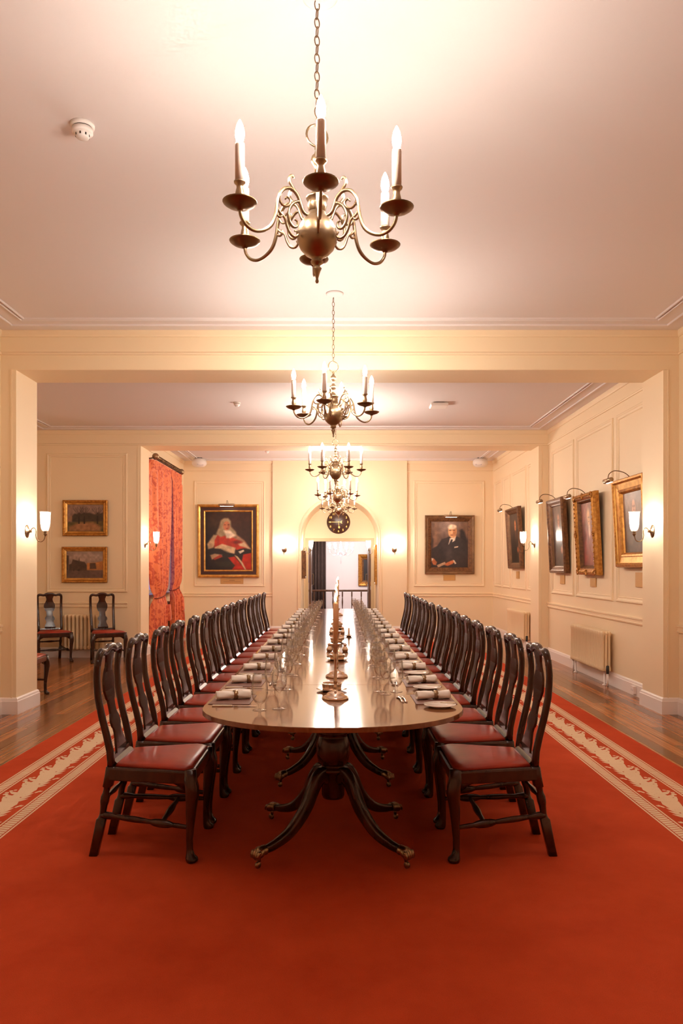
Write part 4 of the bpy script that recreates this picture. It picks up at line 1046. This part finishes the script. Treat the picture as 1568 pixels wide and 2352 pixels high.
gilt_dark = [('frame', 'goldbright', [(0,0),(0,0.045),(0.008,0.058),(0.030,0.062),(0.045,0.052),(0.060,0.040),(0.064,0.030)]),
             ('frame_band', 'darkwood', [(0.064,0.030),(0.066,0.034),(0.128,0.034),(0.130,0.026)]),
             ('frame_slip', 'goldbright', [(0.130,0.026),(0.132,0.040),(0.146,0.042),(0.158,0.034),(0.166,0.022),(0.168,0.012)])]
picture('oil_painting', 'large gilt framed portrait of a seated figure in red robes on back wall', 1.335, 1.595, gilt_dark, judge, (-2.4325, YB-0.012, 1.22), BACKW, R(1), True, 110, None, 0.34)
bronze = [('frame', 'bronze', [(0,0),(0,0.050),(0.010,0.062),(0.034,0.058),(0.050,0.046),(0.066,0.048)]), ('frame_slip', 'goldmat', [(0.066,0.048),(0.080,0.040),(0.110,0.034),(0.122,0.024),(0.134,0.022),(0.140,0.012)])]
picture('oil_painting', 'bronze framed portrait of a seated figure in dark suit on back wall', 1.08, 1.28, bronze, suit, (2.40, YB-0.012, 1.297), BACKW, R(1), True, 100, None, 0.30)
small = [('frame', 'gold', [(0,0),(0,0.035),(0.010,0.044),(0.028,0.042),(0.040,0.030)]), ('frame_slip', 'goldbright', [(0.040,0.030),(0.046,0.034),(0.062,0.024),(0.070,0.018),(0.074,0.012)])]
g = 'street scenes above the spare chairs'
picture('oil_painting', 'small gilt framed painting of bare trees, upper of the pair', 0.72, 0.575, small, trees, (-4.09, Y2F-0.012, 1.948), BACKW, 0, False, 110, g)
picture('oil_painting', 'small gilt framed painting of a church square, lower of the pair', 0.73, 0.575, small, square, (-4.10, Y2F-0.012, 1.197), BACKW, 0, False, 110, g)
wide = [('frame', 'gold', [(0,0),(0,0.060),(0.012,0.085),(0.035,0.088),(0.050,0.070)]), ('frame_band', 'goldbright', [(0.050,0.070),(0.054,0.060),(0.120,0.048)]), ('frame_slip', 'gold', [(0.120,0.048),(0.128,0.058),(0.150,0.052),(0.165,0.034),(0.172,0.014)])]
ornate = [('frame', 'gold', [(0,0),(0,0.050),(0.006,0.080),(0.030,0.095),(0.060,0.085),(0.085,0.060)]), ('frame_slip', 'goldmat', [(0.085,0.060),(0.095,0.062),(0.112,0.040),(0.125,0.016)])]
dark1 = [('frame', 'goldmat', [(0,0),(0,0.060),(0.010,0.082),(0.035,0.080),(0.055,0.060),(0.080,0.050)]), ('frame_slip', 'bronze', [(0.080,0.050),(0.090,0.046),(0.105,0.030),(0.112,0.014)])]
g = 'portraits along the long wall'
XW = XR-0.016
picture('oil_painting', 'wide gilt framed grey portrait behind the near wall lamp', 0.94, 1.02, wide, portrait((120,98,86), (92,74,62), (98,80,66), (206,150,118), (150,118,96)), (XW, 8.55, 1.445), RIGHTW, R(3), True, 70, g)
p2 = picture('oil_painting', 'ornate carved gilt framed portrait in a rose-pink robe', 0.80, 1.08, ornate, portrait((128,84,74), (110,66,58), (150,74,62), (220,170,130), (214,180,156), (170,110,90), wig=(190,160,130)), (XW, 10.08, 1.345), RIGHTW, R(3), True, 70, g)
picture('oil_painting', 'dark framed portrait with white collar beside the far pier', 0.80, 1.12, dark1, portrait((92,72,66), (64,46,40), (74,56,50), (176,124,98), (222,206,190), (196,136,104)), (XW, 11.47, 1.36), RIGHTW, R(3), True, 70, g)
picture('oil_painting', 'narrow looking dark framed portrait in the far bay', 1.00, 1.14, dark1, portrait((60,46,38), (40,30,24), (34,26,22), (188,116,70), (90,60,44), (180,104,64)), (XW, 14.30, 1.42), RIGHTW, R(3), True, 70, g)
picture('oil_painting', 'framed painting on the near wall, window side, showing only its brass lamp', 0.9, 1.1, dark1, portrait((70,54,46), (50,38,32), (44,34,30), (180,120,90), (190,170,150)), (XL1+0.016, 6.62, 1.27), LEFTW, R(2), True, 30)
# carved ornament on the ornate frame
orn = MB()
for (cx, cz) in [(-0.40+0.045, 0.045), (0.40-0.045, 0.045), (-0.40+0.045, 1.035), (0.40-0.045, 1.035), (-0.40+0.035, 0.54), (0.40-0.035, 0.54), (0, 0.04), (0, 1.045)]:
    for k in range(7):
        a = 2*PI*k/7; orn.lathe([(0.0,0.004),(0.014,0.0),(0.017,-0.008),(0,-0.014)], 8, (cx+0.030*math.cos(a), -0.086, cz+0.030*math.sin(a)), True, (Vector((1,0,0)), Vector((0,0,1)), Vector((0,1,0))))
for k in range(1, 16):
    for x in (-0.36, 0.36): orn.lathe([(0,0.004),(0.012,0),(0.014,-0.006),(0,-0.010)], 8, (x, -0.090, 0.06+k*0.06), True, (Vector((1,0,0)), Vector((0,0,1)), Vector((0,1,0))))
for k in range(1, 13):
    for z in (0.04, 1.04): orn.lathe([(0,0.004),(0.012,0),(0.014,-0.006),(0,-0.010)], 8, (-0.34+k*0.0523, -0.090, z), True, (Vector((1,0,0)), Vector((0,0,1)), Vector((0,1,0))))
oo = orn.build('carved_ornament', 'gold', p2); oo['kind'] = 'stuff'

def plate(w_, h_, loc, rz, label, lines=False, d=0.012):
    t = thing('name_plate', label, 'name plate', loc, rz, 'name plates under the portraits')
    mb = MB(); mb.prism([(-w_/2,-h_/2),(w_/2,-h_/2),(w_/2,h_/2),(-w_/2,h_/2)], 0, d, 0.002)
    o = mb.build('plate', 'cardboard', t); o.rotation_euler = (PI/2, 0, 0)
    if lines:
        MB().box(-0.06, 0.06, -d-0.0006, -d-0.0001, 0.012, 0.020).build('print_line', 'ink', t)
        MB().box(-0.19, 0.19, -d-0.0006, -d-0.0001, -0.018, -0.013).build('print_line', 'ink', t)
    for s in (-1, 1): MB().lathe([(0,-0.002),(0.004,-0.002),(0.003,0.0),(0,0.0005)], 8, (s*(w_/2-0.012), -d, 0), True, (Vector((1,0,0)), Vector((0,0,1)), Vector((0,-1,0)))).build('pin', 'brass', t)
plate(0.50, 0.13, (-2.36, YB-0.001, 1.14), BACKW, 'pale name plate under the red-robed portrait', True)
plate(0.26, 0.125, (2.40, YB-0.001, 1.215), BACKW, 'brass name plate under the dark-suited portrait')
for y, z, h_, lab in ((8.52, 1.305, 0.165, 'wide gilt framed portrait'), (10.08, 1.245, 0.12, 'ornate carved frame'), (11.47, 1.26, 0.135, 'white-collared portrait'), (14.35, 1.30, 0.14, 'portrait in the far bay')):
    plate(0.22, h_, (XR-0.001, y, z), RIGHTW, 'brass name plate under the '+lab, d=0.014)

# ------------------------------------------------------------------ curtains and pole
def curtain(label, yt0, yt1, yk0, yk1, yb0, yb1, zt, zk, seed, ret):
    t = thing('curtain', label, 'curtain', (0, 0, 0), 0, 'orange damask curtains at the window')
    nu, nv = 90, 46; X0 = -3.16; secs = []
    def lerp(a, b, k): return a+(b-a)*k
    fr = MB(); bk = []; grid = []
    for j in range(nv+1):
        k = j/nv; z = zt*(1-k)+0.02*k
        if z > zk:
            q = (zt-z)/(zt-zk); q = q**1.6
            a, b = lerp(yt0, yk0, q), lerp(yt1, yk1, q); amp = lerp(0.030, 0.040, q)
        else:
            q = (zk-z)/(zk-0.02); q = min(1, q*1.3)**0.8
            a, b = lerp(yk0, yb0, q), lerp(yk1, yb1, q); amp = 0.045
        row = []
        for i in range(nu+1):
            u = i/nu
            y = a+(b-a)*u
            x = X0+amp*math.sin(u*2*PI*7+seed+0.5*math.sin(k*3+seed))+0.3*amp*math.sin(u*2*PI*17+k*2)
            if k < 0.05: x = X0+0.022*math.sin(u*2*PI*14)
            pinch = math.exp(-((z-zk)/0.10)**2); x = X0+(x-X0)*(1-0.45*pinch)-0.03*pinch
            if ret and u < 0.12: x -= 0.16*(1-u/0.12)**1.5*(1-pinch*0.7)
            row.append((x, y, z))
        grid.append(row)
    vs_ = [p for r in grid for p in r]+[(p[0]-0.006, p[1], p[2]) for r in grid for p in r]
    n1 = nu+1; N = n1*(nv+1); fs = []
    for j in range(nv):
        for i in range(nu):
            a = j*n1+i
            fs.append((a, a+n1, a+n1+1, a+1)); fs.append((N+a, N+a+1, N+a+n1+1, N+a+n1))
    for j in range(nv):
        fs.append((j*n1, N+j*n1, N+(j+1)*n1, (j+1)*n1)); fs.append((j*n1+nu, (j+1)*n1+nu, N+(j+1)*n1+nu, N+j*n1+nu))
    fr.add(vs_, fs, True); fr.build('cloth', 'curtain', t)
    # tie-back cord and tassel
    w_ = (yk1-yk0)/2; c = (yk0+yk1)/2
    P = [(X0-0.03+0.065*math.cos(2*PI*i/24), c+(w_+0.012)*math.sin(2*PI*i/24), zk+0.03*math.sin(2*PI*i/24)) for i in range(24)]
    MB().tube(P, 0.009, 7, True).build('tie_back', 'cord', t)
    f = MB(); f.loft([[(X0+0.05+dx, yk1+dy+0.02, z) for dx, dy in ((-0.03,-0.03),(0.03,-0.03),(0.03,0.05+s_),(-0.03,0.05+s_))] for z, s_ in ((zk-0.16,-0.03),(zk-0.30,0.03),(zk-0.42,0.07),(zk-0.46,0.0))], True, True); f.build('tail', 'curtain', t)
curtain('orange damask curtain beside the far pier, tied back low', 12.88, 14.29, 13.22, 13.85, 13.12, 13.85, 3.28, 0.93, 0.3, True)
curtain('orange damask curtain nearer the back wall, tied back', 14.32, 15.20, 14.38, 15.02, 14.35, 15.35, 3.28, 1.03, 1.7, False)
pole = thing('curtain_pole', 'dark brass curtain pole with ball ends above the window', 'curtain pole', (-3.16, 0, 3.345))
MB().tube([(0,13.12,0),(0,15.16,0)], 0.026, 14).build('rod', 'brassdark', pole)
for k, y in enumerate((13.08, 15.20)):
    MB().lathe([(0,-0.06),(0.03,-0.052),(0.052,-0.03),(0.06,0),(0.052,0.03),(0.03,0.052),(0,0.06)], 18, (0, y, 0)).build('finial', 'brass', pole)
for k in range(22):
    y = 13.2+k*0.088
    MB().tube([(0.036*math.cos(2*PI*i/14), y+0.004*math.sin(i), 0.036*math.sin(2*PI*i/14)-0.006) for i in range(14)], 0.0055, 6, True).build('curtain_ring', 'brassdark', pole)
for y in (13.16, 15.12): MB().tube([(0,y,0),(-0.12,y,-0.02),(-0.255,y,0.0)], 0.012, 8).build('bracket', 'brassdark', pole)

# ------------------------------------------------------------------ radiators
def radiator(label, n, pitch, z0, z1, dep, loc, rz, feet=True, valve=True, cols=3):
    t = thing('radiator', label, 'radiator', loc, rz, 'cream column radiators')
    L = n*pitch; h = z1-z0; r = pitch*0.40
    mb = MB()
    secs = [(z0,0.004),(z0+0.004,r*0.9),(z0+0.02,r*1.12),(z0+0.05,r*1.05),(z0+0.065,r*0.8),(z1-0.065,r*0.8),(z1-0.05,r*1.05),(z1-0.02,r*1.12),(z1-0.004,r*0.9),(z1,0.004)]
    for c in range(cols):
        y = -dep*(c+0.5)/cols
        mb.lathe([(rr, z) for z, rr in secs], 10, (0, y, 0))
    mb.box(-r*0.8, r*0.8, -dep*0.86, -dep*0.14, z0+0.012, z0+0.045); mb.box(-r*0.8, r*0.8, -dep*0.86, -dep*0.14, z1-0.045, z1-0.012)
    me = mb.mesh('section'); me.materials.append(M['rad'])
    for k in range(n): ob('radiator_section', me, t, (-L/2+pitch*(k+0.5), 0, 0))
    MB().tube([(-L/2, -dep/2, z0+0.03), (L/2, -dep/2, z0+0.03)], 0.016, 10).build('header_pipe', 'rad', t)
    MB().tube([(-L/2, -dep/2, z1-0.03), (L/2, -dep/2, z1-0.03)], 0.016, 10).build('header_pipe', 'rad', t)
    if feet:
        for s in (-1, 1): MB().lathe([(0,FZ),(0.03,FZ),(0.03,FZ+0.006),(0.010,FZ+0.02),(0.009,z0+0.03),(0,z0+0.03)], 12, (s*(L/2-pitch*1.5), -dep/2, 0)).build('foot', 'base', t)
    if valve:
        for s in (-1, 1):
            v = MB().lathe([(0,z0-0.02),(0.016,z0-0.02),(0.018,z0+0.02),(0.018,z0+0.07),(0.012,z0+0.078),(0,z0+0.078)], 14, (s*(L/2+0.03), -dep/2, 0)).build('valve', 'dark', t)
            MB().lathe([(0,FZ),(0.012,FZ),(0.012,z0-0.018),(0,z0-0.018)], 12, (s*(L/2+0.03), -dep/2, 0)).build('pipe', 'base', t)
    return t
radiator('cream column radiator on the long wall under the portraits, middle bay', 26, 0.050, 0.165, 0.66, 0.115, (XR-0.035, 9.98, 0), RIGHTW)
radiator('cream column radiator under the portrait in the far bay', 26, 0.050, 0.165, 0.66, 0.115, (XR-0.035, 14.00, 0), RIGHTW)
radiator('cream finned radiator behind the spare chairs', 10, 0.064, 0.13, 0.69, 0.13, (-4.09, Y2F-0.03, 0), BACKW, cols=2, valve=False)
radiator('cream radiator under the window behind the curtains', 24, 0.055, 0.13, 0.78, 0.115, (XL3+0.03, 14.4, 0), LEFTW, cols=2, valve=False)

# ------------------------------------------------------------------ ceiling fittings, speakers, socket
def detector(x, y, ceil, s, label):
    t = thing('smoke_detector', label, 'smoke detector', (x, y, ceil), 0, 'white ceiling smoke detectors'); t.scale = (s, s, s)
    MB().lathe([(0,0),(0.062,0),(0.062,-0.014),(0.058,-0.018),(0,-0.018)], 28).build('base', 'plastic', t)
    MB().lathe([(0,-0.018),(0.050,-0.018),(0.050,-0.026),(0,-0.026)], 28).build('vent', 'dark', t)
    MB().lathe([(0,-0.024),(0.054,-0.024),(0.054,-0.046),(0.050,-0.050),(0.038,-0.052),(0.034,-0.068),(0.028,-0.074),(0,-0.074)], 28).build('cover', 'plastic', t)
    if s > 0.9:
        for k in range(8):
            a = 2*PI*k/8; o = MB().box(-0.004, 0.004, -0.0012, 0.0012, -0.066, -0.054).build('slot', 'dark', t, (0.0362*math.cos(a), 0.0362*math.sin(a), 0), a+PI/2)
detector(-1.36, 4.03, C1, 1.0, 'white smoke detector on the ceiling beside the near chandelier')
detector(-1.375, 10.2, C2, 0.75, 'small white smoke detector on the middle bay ceiling')
detector(-1.45, 15.2, C3, 0.75, 'small white smoke detector on the far bay ceiling')
t = thing('ceiling_sensor', 'flat square white box on the middle bay ceiling', 'sensor', (1.33, 10.25, C2))
MB().box(-0.07, 0.07, -0.07, 0.07, -0.012, 0).build('base', 'dark', t)
MB().prism([(-0.115,-0.11),(0.115,-0.11),(0.115,0.11),(-0.115,0.11)], -0.052, -0.010, 0.01).build('cover', 'plastic', t)
def speaker(x, y, z, side, label):
    t = thing('speaker', label, 'speaker', (x, y, z), side, 'white ball speakers high on the back wall')
    mb = MB(); pr = [(0,-0.085),(0.10,-0.080),(0.145,-0.045),(0.160,0.0),(0.150,0.05),(0.115,0.085),(0.06,0.10),(0,0.102)]
    mb.lathe(pr, 28); mb.build('case', 'plastic', t)
    g_ = MB(); g_.loft([[(xx, -0.163+0.02*abs(zz+0.01)/0.05+abs(xx)*0.14, zz) for xx, zz in ((-0.075,-0.055),(0.055,-0.062),(0.085,0.045),(-0.060,0.040))], [(xx*0.95, -0.10, zz*0.95) for xx, zz in ((-0.075,-0.055),(0.055,-0.062),(0.085,0.045),(-0.060,0.040))]], True, False); g_.build('grille', 'plasticg', t)
    MB().box(-0.05, 0.05, -0.06, 0.06, 0.09, 0.112).build('bracket', 'dark', t)
speaker(-2.99, 16.22, 3.66, R(22), 'white ball speaker in the ceiling corner above the orange curtain')
speaker(2.99, 16.22, 3.66, R(-22), 'white ball speaker in the ceiling corner above the dark-suited portrait')
t = thing('wall_socket', 'white floor-level socket on the skirting near the pier', 'socket', (XR-0.026, 8.62, 0.06), RIGHTW)
MB().box(-0.045, 0.045, -0.030, 0.0, -0.04, 0.04).build('plate', 'base', t)
for s in (-1, 1): MB().box(s*0.02-0.006, s*0.02+0.006, -0.0312, -0.0298, -0.012, 0.010).build('outlet', 'plasticg', t)

# ------------------------------------------------------------------ clock over the door
clock = thing('wall_clock', 'round dark wooden clock with gilt numerals above the doorway', 'clock', (-0.03, YT-0.001, 2.50))
YAX = (Vector((1,0,0)), Vector((0,0,1)), Vector((0,-1,0)))
MB().lathe([(0,0),(0.270,0),(0.275,0.008),(0.272,0.022),(0.262,0.028),(0,0.028)], 56, (0,0,0), True, YAX).build('clock_face', 'clockface', clock)
def text_part(s, size, x, z, parent):
    cu = bpy.data.curves.new('numeral', 'FONT'); cu.body = s; cu.size = size; cu.align_x = 'CENTER'; cu.align_y = 'CENTER'; cu.extrude = 0.0015; cu.resolution_u = 3
    o = bpy.data.objects.new('numeral_curve', cu); col.objects.link(o)
    dg = bpy.context.evaluated_depsgraph_get(); me = bpy.data.meshes.new_from_object(o.evaluated_get(dg))
    bpy.data.objects.remove(o); bpy.data.curves.remove(cu)
    me.materials.clear(); me.materials.append(M['gildpaint'])
    q = ob('numeral', me, parent, (x, -0.0295, z)); q.rotation_euler = (PI/2, 0, 0)
for h in range(1, 13):
    a = PI/2-2*PI*h/12
    if h == 9: continue
    text_part(str(h), 0.068, 0.215*math.cos(a), 0.215*math.sin(a), clock)
def hand(name, ang, L, poly):
    mb = MB(); mb.prism(poly, 0, 0.004); o = mb.build(name, 'gildpaint', clock, (0, -0.034, 0)); o.rotation_euler = (PI/2, -ang, 0)
hand('minute_hand', PI, 0, [(-0.05,-0.003),(0.175,-0.003),(0.19,-0.014),(0.235,0.0),(0.19,0.014),(0.175,0.003),(-0.05,0.003)])
hand('hour_hand', R(-83), 0, [(-0.02,-0.003),(0.095,-0.003),(0.11,-0.020),(0.13,-0.020),(0.155,0.0),(0.13,0.020),(0.11,0.020),(0.095,0.003),(-0.02,0.003)])
cres = [(0.03*math.cos(a), 0.03*math.sin(a)) for a in [PI*0.42+i*(PI*1.16/10) for i in range(11)]]+[(0.012+0.021*math.cos(a), 0.021*math.sin(a)) for a in [PI*1.5-i*(PI/8) for i in range(9)]]
mb = MB(); mb.prism(cres, 0, 0.004); o = mb.build('crescent', 'gildpaint', clock, (0.078, -0.034, 0)); o.rotation_euler = (PI/2, 0, 0)
MB().lathe([(0,0.026),(0.012,0.026),(0.010,0.040),(0,0.042)], 14, (0,0,0), True, YAX).build('centre_boss', 'gildpaint', clock)

# ------------------------------------------------------------------ doorway and the landing beyond
fr = MB(); secs = []
for d0, y in ((0, -0.018), (0.075, -0.018), (0.075, 0.0), (0, 0.0)):
    secs.append([(-DW-d0+0.0, YT+y, FZ), (-DW-d0, YT+y, DH+d0), (DW+d0, YT+y, DH+d0), (DW+d0, YT+y, FZ)])
vs_ = [p for s_ in secs for p in s_]; fs = []
for i in range(4):
    for j in range(3): fs.append((i*4+j, i*4+j+1, ((i+1) % 4)*4+j+1, ((i+1) % 4)*4+j))
fr.add(vs_, fs); trim(fr, 'doorframe')
for s, lab in ((-1, 'door_1'), (1, 'door_2')):
    d = struct(MB().box(-0.022, 0.022, 0.0, 0.72, 0.005, 2.02).build(lab, 'doorwood', None, (s*(DW-0.03), YT+0.16, FZ)))
    for z0, z1 in ((0.12, 0.85), (1.0, 1.9)):
        p = MB(); p.frame(-0.64, -0.10, z0, z1, [(0,0),(0,0.006),(0.02,0.008),(0.03,0.0)]); q = p.build('door_panel', 'doorwood', d, (-s*0.0225, 0, 0), RIGHTW if s > 0 else LEFTW)
        if s < 0: q.data.transform(Matrix.Translation((0.74, 0, 0)))
    hb = MB(); x = -s*0.062
    hb.tube([(-s*0.02,0.60,1.02),(x,0.60,1.02),(x,0.60,1.04),(x,0.60,1.26),(x,0.60,1.28),(-s*0.02,0.60,1.28)], 0.009, 8); hb.build('pull_handle', 'brass', d)
    MB().box(-s*0.0225-0.002, -s*0.0225+0.002, 0.64, 0.70, 0.80, 0.96).build('push_plate', 'brass', d)
lt = 23.6
sbox('floor_landing', 'subfloor', -3.2, 3.2, 18.1, lt+0.1, -0.08, FZ)
sbox('wall_landing_back', 'landing', -3.2, 3.2, lt, lt+0.1, -0.08, 4.0)
sbox('wall_landing_left', 'landing', -2.6, -2.5, 18.04, lt, -0.08, 4.0)
sbox('wall_landing_right', 'landing', 2.5, 2.6, 18.04, lt, -0.08, 4.0)
sbox('wall_landing_front_left', 'landing', -2.6, -DW-0.005, YT+0.10, YT+0.14, -0.08, 4.0)
sbox('wall_landing_front_right', 'landing', DW+0.005, 2.6, YT+0.10, YT+0.14, -0.08, 4.0)
sbox('wall_landing_front_top', 'landing', -DW-0.005, DW+0.005, YT+0.10, YT+0.14, DH+0.005, 4.0)
sbox('ceiling_landing', 'ceil', -2.6, 2.6, YT+0.1, lt+0.1, 3.6, 3.7)
# banister
bal = thing('banister', 'dark wooden landing banister with turned spindles beyond the doorway', 'banister', (0, 20.2, 0))
MB().loft([[(x, y, z) for y, z in ((-0.03,0.795),(-0.035,0.82),(-0.02,0.845),(0.02,0.845),(0.035,0.82),(0.03,0.795))] for x in (-2.4, 2.4)], True, True).build('handrail', 'doorwood', bal)
spin = MB().lathe([(0.018,0.0),(0.018,0.10),(0.011,0.115),(0.018,0.14),(0.022,0.20),(0.016,0.27),(0.010,0.31),(0.017,0.33),(0.010,0.35),(0.013,0.42),(0.020,0.52),(0.014,0.62),(0.011,0.66),(0.018,0.68),(0.018,0.80)], 12).mesh('spindle'); spin.materials.append(M['doorwood'])
for k in range(-9, 10): ob('spindle', spin, bal, (0.07+k*0.25, 0, FZ))
# drape and its window on the landing
dr = thing('landing_curtain', 'dark patterned full length curtain on the landing', 'curtain', (0, 0, 0))
mb = MB(); secs = []
for j in range(2):
    pass
n = 60; row = [(-0.92+0.50*i/n, 23.2+0.05*math.sin(i/n*2*PI*5)) for i in range(n+1)]
mb.loft([[(x, y, z) for x, y in row]+[(x, y+0.01, z) for x, y in row[::-1]] for z in (0.02, 1.2, 2.9)], True, True); mb.build('cloth', 'drape', dr)
MB().tube([(-1.4,23.22,2.93),(-0.38,23.22,2.93)], 0.02, 10).build('rod', 'brassdark', dr)
lw = struct(MB().frame(-1.7, -0.80, 0.9, 2.8, [(0,0),(0,0.03),(0.06,0.03),(0.06,0)]).build('window_2', 'sash', None, (0, lt-0.002, 0)))
gw = mat('dusk_glass', (0.05, 0.16, 0.62), 0.2); 
MB().box(-1.65, -0.85, -0.012, -0.004, 0.95, 2.75).build('window_pane', gw, lw)
gil = [('frame', 'gold', [(0,0),(0,0.05),(0.02,0.07),(0.07,0.06),(0.12,0.03)]), ('frame_slip', 'goldmat', [(0.12,0.03),(0.15,0.025),(0.17,0.012)])]
picture('oil_painting', 'gilt framed dark painting on the pale landing wall', 1.0, 0.98, gil, portrait((30,24,26), (24,20,20), (22,18,18), (150,100,70), (120,90,70)), (1.07, lt-0.02, 0.86), BACKW, 0, False, 30)
picture('oil_painting', 'dark framed picture inside the arched recess, gilt picture side', 0.5, 0.90, small, portrait((60,46,30), (40,30,22), (36,28,20), (150,100,70), (120,90,70)), (AR-0.004, 17.40, 1.05), RIGHTW, 0, False, 24)
picture('oil_painting', 'dark framed picture inside the arched recess, curtain side', 0.36, 0.62, dark1, portrait((40,30,26), (30,24,20), (30,24,20), (150,100,70), (120,90,70)), (-AR+0.004, 17.0, 1.19), LEFTW, 0, False, 24)
# crystal chandelier on the landing
cc = thing('crystal_chandelier', 'small clear crystal chandelier hanging over the landing', 'chandelier', (0.03, 21.2, 1.95))
MB().lathe([(0,-0.42),(0.012,-0.40),(0.02,-0.36),(0.008,-0.32),(0.006,-0.22),(0.03,-0.19),(0.05,-0.14),(0.035,-0.09),(0.02,-0.05),(0.03,0.0),(0.06,0.03),(0.03,0.08),(0.015,0.2),(0.04,0.26),(0.02,0.32),(0.008,0.4),(0.006,1.65),(0,1.65)], 16).build('stem', 'crystal', cc)
carm = MB(); carm.tube(crom([(0.03,0,-0.06),(0.10,0,-0.14),(0.20,0,-0.17),(0.29,0,-0.11),(0.32,0,-0.02)], 5), 0.009, 8)
carm.lathe([(0,-0.02),(0.03,-0.02),(0.055,0.0),(0.03,0.0),(0.015,0.02),(0.015,0.05),(0,0.05)], 14, (0.32,0,0))
cam_me = shared(carm, 'arm', 'crystal')
cb_me = shared(MB().lathe([(0,0.05),(0.015,0.055),(0.036,0.09),(0.040,0.12),(0.03,0.15),(0,0.165)], 12, (0.32,0,0)), 'bulb', 'cbulb')
dp_me = shared(MB().lathe([(0,-0.12),(0.010,-0.105),(0.006,-0.07),(0.002,-0.04),(0,-0.03)], 6, (0.32,0,0), False), 'drop', 'crystal')
for k in range(6):
    a_ = ob('arm', cam_me, cc, (0,0,0), R(60*k)); ob('bulb', cb_me, a_); ob('drop', dp_me, a_)
